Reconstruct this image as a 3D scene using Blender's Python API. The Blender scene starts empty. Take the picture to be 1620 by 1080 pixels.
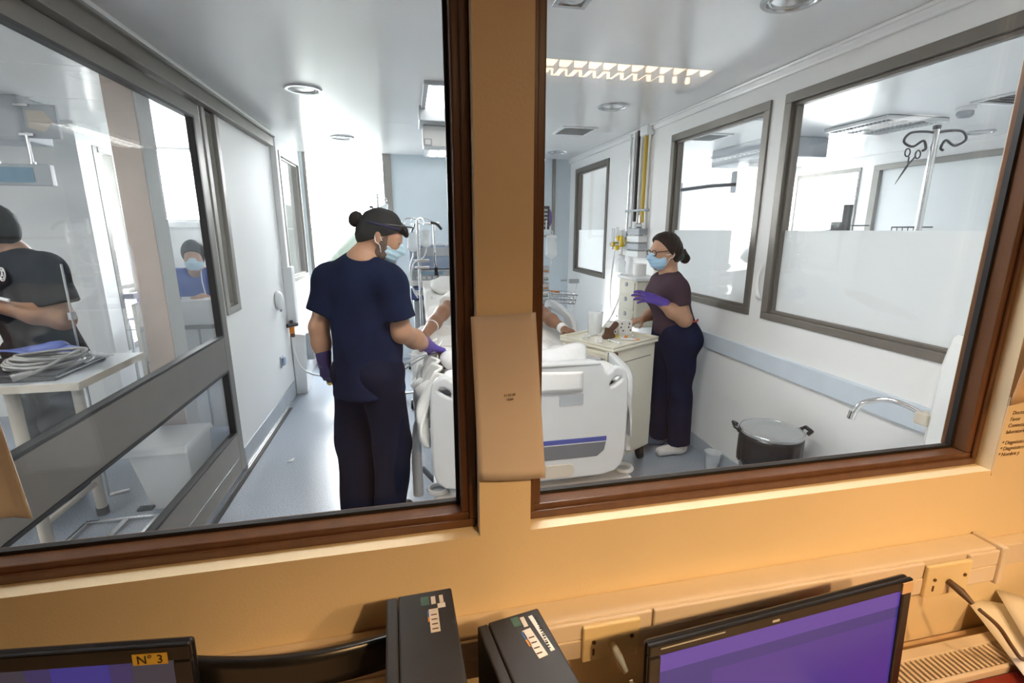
import bpy, bmesh, math, random
import numpy as np
from mathutils import Vector, Matrix
random.seed(7); np.random.seed(7)
SC = bpy.context.scene; COL = SC.collection
PI = math.pi; R = math.radians

# ------------------------------------------------------------------ camera, sky, sun, exposure
cam_d = bpy.data.cameras.new('camera'); cam = bpy.data.objects.new('camera', cam_d); COL.objects.link(cam)
cam.location = (0, 0, 1.6); cam.rotation_euler = (R(90 - 13.105), 0, R(-11.905))
cam_d.sensor_width = 36; cam_d.lens = 760.7 / 1620 * 36; cam_d.clip_start = 0.02; cam_d.clip_end = 200
SC.camera = cam
SC.view_settings.view_transform = 'Standard'; SC.view_settings.look = 'None'
SC.view_settings.gamma = 1; SC.view_settings.exposure = 0.0; SC.view_settings.use_curve_mapping = False
SC.cycles.use_denoising = True
SC.cycles.max_bounces = 12; SC.cycles.diffuse_bounces = 6; SC.cycles.glossy_bounces = 5
SC.cycles.transparent_max_bounces = 24; SC.cycles.sample_clamp_indirect = 30; SC.cycles.caustics_reflective = False; SC.cycles.caustics_refractive = False
w = bpy.data.worlds.new('sky'); SC.world = w; w.use_nodes = True
w.node_tree.nodes['Background'].inputs[0].default_value = (0.97, 0.985, 1.0, 1)
w.node_tree.nodes['Background'].inputs[1].default_value = 34.0

def lamp(kind, name, loc, rot, energy, color, **kw):
    l = bpy.data.lights.new(name, kind); o = bpy.data.objects.new(name, l); COL.objects.link(o)
    o.location = loc; o.rotation_euler = rot; l.energy = energy; l.color = color
    for k, v in kw.items(): setattr(l, k, v)
    return o
def aim(o, d): o.rotation_euler = Vector(d).to_track_quat('-Z', 'Y').to_euler()
sun = lamp('SUN', 'sun', (0, 20, 12), (0, 0, 0), 16.0, (1.0, 0.97, 0.92), angle=R(9)); aim(sun, (2.5, -1.5, -1.25))
def portal(name, loc, d, sx, sy):
    o = lamp('AREA', name, loc, (0, 0, 0), 1, (1, 1, 1), shape='RECTANGLE', size=sx, size_y=sy); aim(o, d); o.data.cycles.is_portal = True
# warm lamps inside the louvred fixture of the nurse station: the louvres cut their light off above the sills
for lx in (0.62, 1.32):
    ws = lamp('SPOT', 'station_spot', (lx, -0.93, 2.41), (0, 0, 0), 119, (1.0, 0.60, 0.25), spot_size=R(122), spot_blend=0.55, shadow_soft_size=0.025)
    aim(ws, (0.0, 0.10, -1.0))

# ------------------------------------------------------------------ materials
MT = {}
def mat(name, col, rough=0.5, metal=0.0, spec=0.5, bump=0.0, bscale=60, var=0.0, vscale=8, emit=None, estr=0, coat=0, sheen=0, trans=0, alpha=1, stretch=None):
    m = bpy.data.materials.new(name); m.use_nodes = True; nt = m.node_tree; b = nt.nodes['Principled BSDF']
    b.inputs['Base Color'].default_value = (*col, 1); b.inputs['Roughness'].default_value = rough
    b.inputs['Metallic'].default_value = metal; b.inputs['Specular IOR Level'].default_value = spec
    if coat: b.inputs['Coat Weight'].default_value = coat
    if sheen: b.inputs['Sheen Weight'].default_value = sheen
    if trans: b.inputs['Transmission Weight'].default_value = trans
    if alpha < 1: b.inputs['Alpha'].default_value = alpha
    if emit: b.inputs['Emission Color'].default_value = (*emit, 1); b.inputs['Emission Strength'].default_value = estr
    if var or bump:
        tc = nt.nodes.new('ShaderNodeTexCoord'); mp = nt.nodes.new('ShaderNodeMapping'); nt.links.new(tc.outputs['Object'], mp.inputs[0])
        if stretch: mp.inputs['Scale'].default_value = stretch
    if var:
        n = nt.nodes.new('ShaderNodeTexNoise'); n.inputs['Scale'].default_value = vscale; n.inputs['Detail'].default_value = 5
        nt.links.new(mp.outputs[0], n.inputs[0])
        cr = nt.nodes.new('ShaderNodeValToRGB'); cr.color_ramp.elements[0].position = 0.3; cr.color_ramp.elements[1].position = 0.7
        cr.color_ramp.elements[0].color = (*[c * (1 - var) for c in col], 1); cr.color_ramp.elements[1].color = (*[min(1, c * (1 + var)) for c in col], 1)
        nt.links.new(n.outputs[0], cr.inputs[0]); nt.links.new(cr.outputs[0], b.inputs['Base Color'])
    if bump:
        n = nt.nodes.new('ShaderNodeTexNoise'); n.inputs['Scale'].default_value = bscale; n.inputs['Detail'].default_value = 1.5
        nt.links.new(mp.outputs[0], n.inputs[0])
        bp = nt.nodes.new('ShaderNodeBump'); bp.inputs['Strength'].default_value = bump; bp.inputs['Distance'].default_value = 0.01
        nt.links.new(n.outputs[0], bp.inputs['Height']); nt.links.new(bp.outputs[0], b.inputs['Normal'])
    MT[name] = m; return m
def glass(name, tint, base=0.035, edge=0.6, rough=0.0):
    m = bpy.data.materials.new(name); m.use_nodes = True; nt = m.node_tree; nt.nodes.remove(nt.nodes['Principled BSDF'])
    out = nt.nodes['Material Output']; t = nt.nodes.new('ShaderNodeBsdfTransparent'); t.inputs[0].default_value = (*tint, 1)
    g = nt.nodes.new('ShaderNodeBsdfGlossy'); g.inputs['Roughness'].default_value = rough
    lw = nt.nodes.new('ShaderNodeLayerWeight'); lw.inputs[0].default_value = 0.5
    p = nt.nodes.new('ShaderNodeMath'); p.operation = 'POWER'; p.inputs[1].default_value = 4; nt.links.new(lw.outputs['Facing'], p.inputs[0])
    a = nt.nodes.new('ShaderNodeMath'); a.operation = 'MULTIPLY_ADD'; a.inputs[1].default_value = edge; a.inputs[2].default_value = base; nt.links.new(p.outputs[0], a.inputs[0])
    mx = nt.nodes.new('ShaderNodeMixShader'); nt.links.new(a.outputs[0], mx.inputs[0]); nt.links.new(t.outputs[0], mx.inputs[1]); nt.links.new(g.outputs[0], mx.inputs[2])
    nt.links.new(mx.outputs[0], out.inputs[0]); MT[name] = m; return m
def film(name, col, thru, transl=0.5):
    m = bpy.data.materials.new(name); m.use_nodes = True; nt = m.node_tree; nt.nodes.remove(nt.nodes['Principled BSDF'])
    out = nt.nodes['Material Output']; t = nt.nodes.new('ShaderNodeBsdfTransparent'); d = nt.nodes.new('ShaderNodeBsdfDiffuse'); tr = nt.nodes.new('ShaderNodeBsdfTranslucent')
    d.inputs[0].default_value = (*col, 1); tr.inputs[0].default_value = (*col, 1)
    m1 = nt.nodes.new('ShaderNodeMixShader'); m1.inputs[0].default_value = transl; nt.links.new(d.outputs[0], m1.inputs[1]); nt.links.new(tr.outputs[0], m1.inputs[2])
    m2 = nt.nodes.new('ShaderNodeMixShader'); m2.inputs[0].default_value = thru; nt.links.new(m1.outputs[0], m2.inputs[1]); nt.links.new(t.outputs[0], m2.inputs[2])
    nt.links.new(m2.outputs[0], out.inputs[0]); MT[name] = m; return m

mat('station_paint', (0.78, 0.66, 0.46), 0.45, bump=0.05, bscale=180, var=0.03, vscale=3)
mat('station_dark', (0.30, 0.22, 0.15), 0.7, bump=0.03, var=0.05)
mat('room_paint', (0.83, 0.83, 0.82), 0.6, spec=0.3, bump=0.03, bscale=120, var=0.02, vscale=2)
mat('blue_paint', (0.66, 0.74, 0.79), 0.5, bump=0.03, bscale=120, var=0.02)
mat('ceiling_paint', (0.87, 0.87, 0.865), 0.20, spec=0.8, bump=0.015, bscale=40, var=0.015, vscale=1.5)
mat('column_tan', (0.62, 0.50, 0.42), 0.6, bump=0.03, var=0.04)
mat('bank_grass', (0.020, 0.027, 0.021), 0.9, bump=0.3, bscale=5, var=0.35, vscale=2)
mat('brown_frame', (0.115, 0.050, 0.022), 0.35, bump=0.04, bscale=200, var=0.15, vscale=30, stretch=(1, 1, 0.1))
mat('bronze', (0.17, 0.155, 0.135), 0.40, metal=0.25, bump=0.02, bscale=200, var=0.05)
mat('grey_frame', (0.30, 0.29, 0.27), 0.45, metal=0.2, var=0.05)
mat('gasket', (0.012, 0.012, 0.013), 0.5, var=0.1, vscale=40)
mat('baseboard_blue', (0.42, 0.46, 0.50), 0.4, var=0.06)
mat('guard_blue', (0.60, 0.67, 0.74), 0.4, var=0.03)
mat('white_plastic', (0.78, 0.79, 0.79), 0.35, bump=0.01, bscale=150, var=0.02)
mat('cream_plastic', (0.76, 0.73, 0.62), 0.4, var=0.03)
mat('old_ivory', (0.72, 0.60, 0.36), 0.4, var=0.05)
mat('trunk_white', (0.69, 0.61, 0.52), 0.35, var=0.03)
mat('bed_grey', (0.64, 0.66, 0.67), 0.38, var=0.02)
mat('bed_dark', (0.15, 0.16, 0.18), 0.5, var=0.05)
mat('bed_blue', (0.07, 0.09, 0.33), 0.4, var=0.05)
mat('beige', (0.60, 0.54, 0.45), 0.5, var=0.05)
mat('sheet_white', (0.82, 0.82, 0.80), 0.8, bump=0.25, bscale=14, var=0.03, sheen=0.2)
mat('plastic_wrap', (0.85, 0.86, 0.87), 0.25, bump=0.5, bscale=18, var=0.03)
mat('steel', (0.62, 0.63, 0.64), 0.25, metal=0.9, var=0.05)
mat('chrome', (0.80, 0.81, 0.82), 0.10, metal=1.0, var=0.02)
mat('black_plastic', (0.012, 0.012, 0.014), 0.30, var=0.2, vscale=30)
mat('black_matte', (0.022, 0.021, 0.022), 0.6, bump=0.03, bscale=300, var=0.1)
mat('tower_black', (0.030, 0.027, 0.026), 0.55, bump=0.06, bscale=500, var=0.1)
mat('screen_purple', (0.01, 0.01, 0.02), 0.25, emit=(0.055, 0.028, 0.23), estr=1.0, var=0.05)
mat('screen_purple_light', (0.01, 0.01, 0.02), 0.25, emit=(0.095, 0.048, 0.30), estr=1.0, var=0.05)
mat('screen_purple_dark', (0.01, 0.01, 0.02), 0.25, emit=(0.032, 0.026, 0.18), estr=1.0, var=0.05)
mat('screen_edge', (0.02, 0.02, 0.03), 0.2, emit=(0.035, 0.028, 0.11), estr=0.8, var=0.05)
mat('screen_grey', (0.02, 0.02, 0.03), 0.2, emit=(0.05, 0.05, 0.075), estr=0.6, var=0.05)
mat('paper', (0.70, 0.64, 0.61), 0.7, bump=0.05, bscale=20, var=0.02)
mat('paper_white', (0.85, 0.85, 0.84), 0.7, var=0.02)
mat('ink', (0.02, 0.018, 0.016), 0.7, var=0.1)
mat('ink_brown', (0.10, 0.05, 0.02), 0.7, var=0.1)
mat('tape', (0.60, 0.42, 0.26), 0.5, var=0.08)
mat('sticker_white', (0.75, 0.70, 0.62), 0.4, var=0.06, vscale=90)
mat('sticker_green', (0.06, 0.13, 0.10), 0.3, var=0.3, vscale=60)
mat('sticker_blue', (0.05, 0.16, 0.45), 0.4, var=0.1)
mat('sticker_orange', (0.75, 0.30, 0.04), 0.4, var=0.1)
mat('desk_red', (0.20, 0.018, 0.012), 0.4, bump=0.03, var=0.08)
mat('desk_top', (0.52, 0.38, 0.25), 0.45, bump=0.03, var=0.1)
mat('cable_brown', (0.10, 0.06, 0.035), 0.5, var=0.05)
mat('navy', (0.008, 0.014, 0.040), 0.9, spec=0.12, bump=0.05, bscale=30, var=0.15)
mat('navy_trouser', (0.008, 0.011, 0.027), 0.9, spec=0.12, bump=0.05, bscale=26, var=0.15)
mat('maroon', (0.070, 0.045, 0.060), 0.9, spec=0.12, bump=0.05, bscale=30, var=0.12)
mat('nurse_navy', (0.009, 0.014, 0.040), 0.9, spec=0.12, bump=0.05, bscale=26, var=0.15)
mat('scrub_blue', (0.085, 0.125, 0.36), 0.85, bump=0.05, bscale=30, var=0.1)
mat('black_cloth', (0.006, 0.0065, 0.011), 0.9, spec=0.12, bump=0.05, bscale=30, var=0.15)
mat('cap_black', (0.012, 0.013, 0.014), 0.8, bump=0.15, bscale=30, var=0.15)
mat('strap_navy', (0.02, 0.022, 0.07), 0.7, var=0.1)
mat('skin_tan', (0.40, 0.215, 0.130), 0.5, var=0.08, vscale=20, bump=0.03, bscale=120)
mat('skin_warm', (0.46, 0.26, 0.165), 0.5, var=0.08, vscale=20, bump=0.03, bscale=120)
mat('skin_dark', (0.27, 0.135, 0.080), 0.5, var=0.1, vscale=20, bump=0.03, bscale=120)
mat('hair_black', (0.012, 0.010, 0.009), 0.6, spec=0.25, bump=0.35, bscale=70, var=0.2, vscale=50, stretch=(1, 1, 0.2))
mat('hair_brown', (0.020, 0.012, 0.009), 0.6, spec=0.25, bump=0.35, bscale=70, var=0.3, vscale=50, stretch=(1, 1, 0.2))
mat('beard', (0.13, 0.085, 0.065), 0.8, bump=0.2, bscale=200, var=0.3, vscale=90)
mat('mask_blue', (0.45, 0.62, 0.72), 0.75, bump=0.1, bscale=60, var=0.04)
mat('mask_bright', (0.40, 0.62, 0.82), 0.75, bump=0.1, bscale=60, var=0.04)
mat('glove_purple', (0.085, 0.045, 0.30), 0.45, bump=0.12, bscale=60, var=0.1)
mat('glove_dark', (0.035, 0.022, 0.10), 0.5, bump=0.12, bscale=60, var=0.1)
mat('eye_dark', (0.02, 0.015, 0.012), 0.2, var=0.1)
mat('teal', (0.05, 0.22, 0.20), 0.6, var=0.1)
mat('yellow', (0.75, 0.52, 0.03), 0.4, var=0.05)
mat('yellow_dull', (0.62, 0.42, 0.06), 0.5, var=0.05)
mat('orange', (0.75, 0.25, 0.03), 0.45, var=0.05)
mat('red', (0.50, 0.03, 0.03), 0.4, var=0.05)
mat('brown_leather', (0.085, 0.038, 0.018), 0.45, bump=0.08, bscale=60, var=0.15)
mat('device_blue', (0.30, 0.38, 0.52), 0.4, var=0.06, vscale=25)
mat('device_navy', (0.05, 0.085, 0.24), 0.4, var=0.06)
mat('device_grey', (0.42, 0.45, 0.48), 0.4, var=0.04)
mat('device_dark', (0.06, 0.06, 0.065), 0.35, var=0.1)
mat('purple', (0.14, 0.10, 0.34), 0.45, var=0.05)
mat('clear_plastic', (0.86, 0.89, 0.90), 0.12, alpha=0.45, var=0.02)
mat('bag_fluid', (0.80, 0.84, 0.86), 0.15, alpha=0.6, var=0.04)
mat('wire_grey', (0.33, 0.33, 0.32), 0.45, var=0.08)
mat('bin_grey', (0.42, 0.44, 0.44), 0.3, metal=0.3, var=0.04)
mat('bin_steel', (0.40, 0.42, 0.44), 0.3, metal=0.5, var=0.04)
mat('tube_white', (0.80, 0.82, 0.83), 0.3, var=0.02)
mat('lamp_white', (0.9, 0.9, 0.9), 0.5, emit=(1.0, 0.99, 0.96), estr=6.0, var=0.01)
mat('fill_mid', (0.9, 0.9, 0.9), 0.5, emit=(1.0, 0.99, 0.96), estr=15.0, var=0.01)  # glow of the fill panel added in the neighbouring room
mat('fill_bright', (0.9, 0.9, 0.9), 0.5, emit=(1.0, 0.99, 0.96), estr=35.0, var=0.01)  # glow of the fill panels added over the room front and corridor
mat('lamp_warm', (0.9, 0.8, 0.6), 0.5, emit=(1.0, 0.70, 0.42), estr=30.0, var=0.01)
mat('lamp_off', (0.55, 0.57, 0.58), 0.15, metal=0.3, var=0.03)
mat('reflector', (0.75, 0.76, 0.76), 0.18, metal=0.8, var=0.03)
mat('display_blue', (0.05, 0.10, 0.14), 0.2, emit=(0.20, 0.30, 0.38), estr=0.5, var=0.3, vscale=12)
mat('sink_white', (0.82, 0.83, 0.82), 0.12, coat=0.4, var=0.01)
mat('shoe_blue', (0.13, 0.17, 0.27), 0.7, bump=0.1, var=0.2)
mat('shoe_white', (0.70, 0.68, 0.66), 0.5, var=0.05)
mat('bag_blue', (0.10, 0.14, 0.42), 0.6, bump=0.2, bscale=20, var=0.1)
mat('outdoor_ground', (0.30, 0.31, 0.30), 0.9, bump=0.1, var=0.1)
glass('clear_glass', (0.975, 0.98, 0.98))
glass('near_glass', (0.98, 0.985, 0.985), base=0.030, edge=0.5)
film('blind_film', (0.80, 0.82, 0.82), 0.0, 0.05); film('frost_film', (0.93, 0.94, 0.94), 0.05, 0.5)
# floor: speckled vinyl
def floor_mat(name, c1, c2, rough):
    m = mat(name, c1, rough, bump=0.01, bscale=40); nt = m.node_tree; b = nt.nodes['Principled BSDF']
    tc = nt.nodes.new('ShaderNodeTexCoord'); v = nt.nodes.new('ShaderNodeTexNoise'); v.inputs['Scale'].default_value = 160; v.inputs['Detail'].default_value = 2
    nt.links.new(tc.outputs['Object'], v.inputs[0]); cr = nt.nodes.new('ShaderNodeValToRGB')
    cr.color_ramp.elements[0].position = 0.38; cr.color_ramp.elements[1].position = 0.66
    cr.color_ramp.elements[0].color = (*c2, 1); cr.color_ramp.elements[1].color = (*c1, 1)
    nt.links.new(v.outputs[0], cr.inputs[0]); nt.links.new(cr.outputs[0], b.inputs['Base Color'])
floor_mat('vinyl', (0.40, 0.44, 0.50), (0.24, 0.27, 0.32), 0.24)
floor_mat('station_vinyl', (0.25, 0.20, 0.16), (0.17, 0.14, 0.11), 0.4)

# ------------------------------------------------------------------ geometry helpers
class MB:
    def __init__(s): s.v = []; s.f = []
    def add(s, vs, fs):
        o = len(s.v); s.v += [tuple(map(float, p)) for p in vs]; s.f += [tuple(i + o for i in f) for f in fs]; return s
    def box(s, x0, x1, y0, y1, z0, z1, M=None):
        vs = [(x, y, z) for z in (z0, z1) for y in (y0, y1) for x in (x0, x1)]
        if M is not None: vs = [M @ Vector(p) for p in vs]
        return s.add(vs, [(0, 2, 3, 1), (4, 5, 7, 6), (0, 1, 5, 4), (1, 3, 7, 5), (3, 2, 6, 7), (2, 0, 4, 6)])
    def cyl(s, a, b, r0, r1=None, n=16, caps=True):
        r1 = r0 if r1 is None else r1; a = Vector(a); b = Vector(b); d = (b - a).normalized()
        t = d.orthogonal().normalized(); u = d.cross(t); vs = []
        for c, r in ((a, r0), (b, r1)):
            for i in range(n):
                an = 2 * PI * i / n; vs.append(c + t * (r * math.cos(an)) + u * (r * math.sin(an)))
        fs = [(i, (i + 1) % n, n + (i + 1) % n, n + i) for i in range(n)]
        if caps: fs += [tuple(range(n))[::-1], tuple(range(n, 2 * n))]
        return s.add(vs, fs)
    def tube(s, pts, r, n=8, closed=False):
        P = [Vector(p) for p in pts]; m = len(P); vs = []; up = None; rr = r if isinstance(r, (list, tuple)) else [r] * m
        for i in range(m):
            d = (P[(i + 1) % m] - P[i - 1]) if closed else (P[min(i + 1, m - 1)] - P[max(i - 1, 0)])
            d.normalize()
            t = d.orthogonal() if up is None else up - d * up.dot(d)
            if t.length < 1e-6: t = d.orthogonal()
            t.normalize(); up = t; u = d.cross(t)
            vs += [P[i] + t * (rr[i] * math.cos(2 * PI * k / n)) + u * (rr[i] * math.sin(2 * PI * k / n)) for k in range(n)]
        fs = []
        for i in range(m if closed else m - 1):
            j = (i + 1) % m
            fs += [(i * n + k, i * n + (k + 1) % n, j * n + (k + 1) % n, j * n + k) for k in range(n)]
        if not closed: fs += [tuple(range(n))[::-1], tuple(range((m - 1) * n, m * n))]
        return s.add(vs, fs)
    def lathe(s, prof, c, axis=(0, 0, 1), n=24, sx=1.0):
        ax = Vector(axis).normalized(); t = Vector((1, 0, 0)) if abs(ax.x) < .9 else Vector((0, 1, 0)); t = (t - ax * t.dot(ax)).normalized(); u = ax.cross(t); c = Vector(c); vs = []
        for r, h in prof:
            vs += [c + ax * h + t * (sx * r * math.cos(2 * PI * k / n)) + u * (r * math.sin(2 * PI * k / n)) for k in range(n)]
        m = len(prof); fs = []
        for i in range(m - 1):
            fs += [(i * n + k, i * n + (k + 1) % n, (i + 1) * n + (k + 1) % n, (i + 1) * n + k) for k in range(n)]
        if prof[0][0] > 1e-5: fs.append(tuple(range(n))[::-1])
        if prof[-1][0] > 1e-5: fs.append(tuple(range((m - 1) * n, m * n)))
        return s.add(vs, fs)
    def grid(s, fn, nu, nv):
        vs = [fn(i / nu, j / nv) for j in range(nv + 1) for i in range(nu + 1)]
        return s.add(vs, [(j * (nu + 1) + i, j * (nu + 1) + i + 1, (j + 1) * (nu + 1) + i + 1, (j + 1) * (nu + 1) + i) for j in range(nv) for i in range(nu)])
    def prism(s, poly, fn, d0, d1):
        n = len(poly); vs = [fn(a, b, d0) for a, b in poly] + [fn(a, b, d1) for a, b in poly]
        return s.add(vs, [tuple(range(n))[::-1], tuple(range(n, 2 * n))] + [(i, (i + 1) % n, n + (i + 1) % n, n + i) for i in range(n)])
    def xf(s, M): s.v = [tuple(M @ Vector(p)) for p in s.v]; return s

def link_mesh(name, me, m, parent=None, smooth=None, bevel=0, kind=None, solid=0):
    me.name = name; o = bpy.data.objects.new(name, me); COL.objects.link(o)
    if m: me.materials.append(MT[m])
    if smooth is not None:
        me.polygons.foreach_set('use_smooth', [True] * len(me.polygons))
        if smooth > 0: me.set_sharp_from_angle(angle=R(smooth))
    if solid:
        so = o.modifiers.new('solid', 'SOLIDIFY'); so.thickness = solid; so.offset = 0
    if bevel:
        b = o.modifiers.new('bevel', 'BEVEL'); b.width = bevel; b.segments = 2; b.limit_method = 'ANGLE'; b.angle_limit = R(40)
    if parent is not None:
        o.parent = parent; o.matrix_parent_inverse = (Matrix.Translation(parent.location) if parent.type == 'EMPTY' else Matrix.Identity(4)).inverted()
    if kind: o['kind'] = kind
    return o
def build(name, mb, m, parent=None, smooth=None, bevel=0, kind=None, solid=0):
    me = bpy.data.meshes.new(name); me.from_pydata(mb.v, [], mb.f); me.validate(); me.update()
    bm = bmesh.new(); bm.from_mesh(me); bmesh.ops.recalc_face_normals(bm, faces=bm.faces); bm.to_mesh(me); bm.free()
    return link_mesh(name, me, m, parent, smooth, bevel, kind, solid)
def tag(o, label, cat, group=None):
    o['label'] = label; o['category'] = cat
    if group: o['group'] = group
    return o
def thing(name, label, cat, loc, group=None):
    o = bpy.data.objects.new(name, None); COL.objects.link(o); o.location = loc; o.empty_display_size = .05
    return tag(o, label, cat, group)
def struct(name, mb, m, bevel=0, parent=None, smooth=None): return build(name, mb, m, parent, smooth, bevel, 'structure' if parent is None else None)
def sroot(name, loc=(0, 0, 0)):
    o = bpy.data.objects.new(name, None); COL.objects.link(o); o.location = loc; o['kind'] = 'structure'; return o
def sub(name, mb, m, par, **k): return build(name, mb, m, par, **k)
def plate(outer, holes, th, bev=0.004):
    cu = bpy.data.curves.new('tmp', 'CURVE'); cu.dimensions = '2D'; cu.fill_mode = 'BOTH'; cu.extrude = th / 2 - bev; cu.bevel_depth = bev; cu.bevel_resolution = 2; cu.offset = -bev
    for loop in [outer] + holes:
        sp = cu.splines.new('POLY'); sp.points.add(len(loop) - 1); sp.use_cyclic_u = True
        for p, q in zip(sp.points, loop): p.co = (q[0], q[1], 0, 1)
    ob = bpy.data.objects.new('tmp', cu); COL.objects.link(ob)
    dg = bpy.context.evaluated_depsgraph_get(); me = bpy.data.meshes.new_from_object(ob.evaluated_get(dg))
    bpy.data.objects.remove(ob); bpy.data.curves.remove(cu); return me
def text_mesh(s, size, th=0.0004, align='LEFT', shear=0):
    cu = bpy.data.curves.new('tmp', 'FONT'); cu.body = s; cu.size = size; cu.extrude = th; cu.align_x = align; cu.shear = shear
    ob = bpy.data.objects.new('tmp', cu); COL.objects.link(ob)
    dg = bpy.context.evaluated_depsgraph_get(); me = bpy.data.meshes.new_from_object(ob.evaluated_get(dg))
    bpy.data.objects.remove(ob); bpy.data.curves.remove(cu); return me
def frame_M(o, x, y):                  # matrix with local x,y axes given
    x = Vector(x).normalized(); y = Vector(y); y = (y - x * y.dot(x)).normalized(); z = x.cross(y)
    return Matrix(((x.x, y.x, z.x, o[0]), (x.y, y.y, z.y, o[1]), (x.z, y.z, z.z, o[2]), (0, 0, 0, 1)))
def arc(c, r, a0, a1, n): return [(c[0] + r * math.cos(R(a0 + (a1 - a0) * i / n)), c[1] + r * math.sin(R(a0 + (a1 - a0) * i / n))) for i in range(n + 1)]
def rrect(x0, x1, y0, y1, r, n=5): return arc((x1 - r, y1 - r), r, 0, 90, n) + arc((x0 + r, y1 - r), r, 90, 180, n) + arc((x0 + r, y0 + r), r, 180, 270, n) + arc((x1 - r, y0 + r), r, 270, 360, n)
def smoothpath(pts, k=6):
    P = [np.array(p, float) for p in pts]; P = [2 * P[0] - P[1]] + P + [2 * P[-1] - P[-2]]; out = []
    for i in range(1, len(P) - 2):
        for j in range(k):
            t = j / k; a, b, c, d = P[i - 1:i + 3]
            out.append(tuple(0.5 * ((2 * b) + (c - a) * t + (2 * a - 5 * b + 4 * c - d) * t * t + (3 * b - a - 3 * c + d) * t ** 3)))
    return out + [tuple(P[-2])]

# ------------------------------------------------------------------ implicit surfaces for bodies and cloth
A_ = lambda p: np.array(p, float)
def nrm(v): v = A_(v); return v / np.linalg.norm(v)
def cap(a, b, ra, rb=None, k=None, sq=None, flat=False): return ('c', A_(a), A_(b), ra, ra if rb is None else rb, k, sq, flat)
def ell(c, r, axes=None, k=None): return ('e', A_(c), A_(r), np.eye(3) if axes is None else np.array(axes, float), k)
def _eval(p, X, Y, Z):
    if p[0] == 'c':
        _, a, b, ra, rb, k, sq, flat = p; q = [X - a[0], Y - a[1], Z - a[2]]; ab = b - a; f = 1.0
        if sq is not None:
            w_, s_ = nrm(sq[0]), sq[1]; dt = q[0] * w_[0] + q[1] * w_[1] + q[2] * w_[2]; q = [q[i] + (s_ - 1) * dt * w_[i] for i in range(3)]
            ab = ab + (s_ - 1) * np.dot(ab, w_) * w_; f = 1 / math.sqrt(s_)
        L = max(np.dot(ab, ab), 1e-9); t0 = (q[0] * ab[0] + q[1] * ab[1] + q[2] * ab[2]) / L; t = np.clip(t0, 0, 1)
        d = (np.sqrt((q[0] - t * ab[0]) ** 2 + (q[1] - t * ab[1]) ** 2 + (q[2] - t * ab[2]) ** 2) - (ra + (rb - ra) * t)) * f
        if flat: d = np.maximum(d, (t0 - 1) * math.sqrt(L) * f)
        return d
    _, c, r, ax, k = p; q = [X - c[0], Y - c[1], Z - c[2]]
    u = [(q[0] * ax[i][0] + q[1] * ax[i][1] + q[2] * ax[i][2]) for i in range(3)]
    k0 = np.sqrt(sum((u[i] / r[i]) ** 2 for i in range(3))); k1 = np.sqrt(sum((u[i] / r[i] ** 2) ** 2 for i in range(3))) + 1e-9
    return k0 * (k0 - 1) / k1
def _bb(p):
    if p[0] == 'c':
        r = max(p[3], p[4]); return np.minimum(p[1], p[2]) - r, np.maximum(p[1], p[2]) + r
    r = max(p[2]); return p[1] - r, p[1] + r
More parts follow.
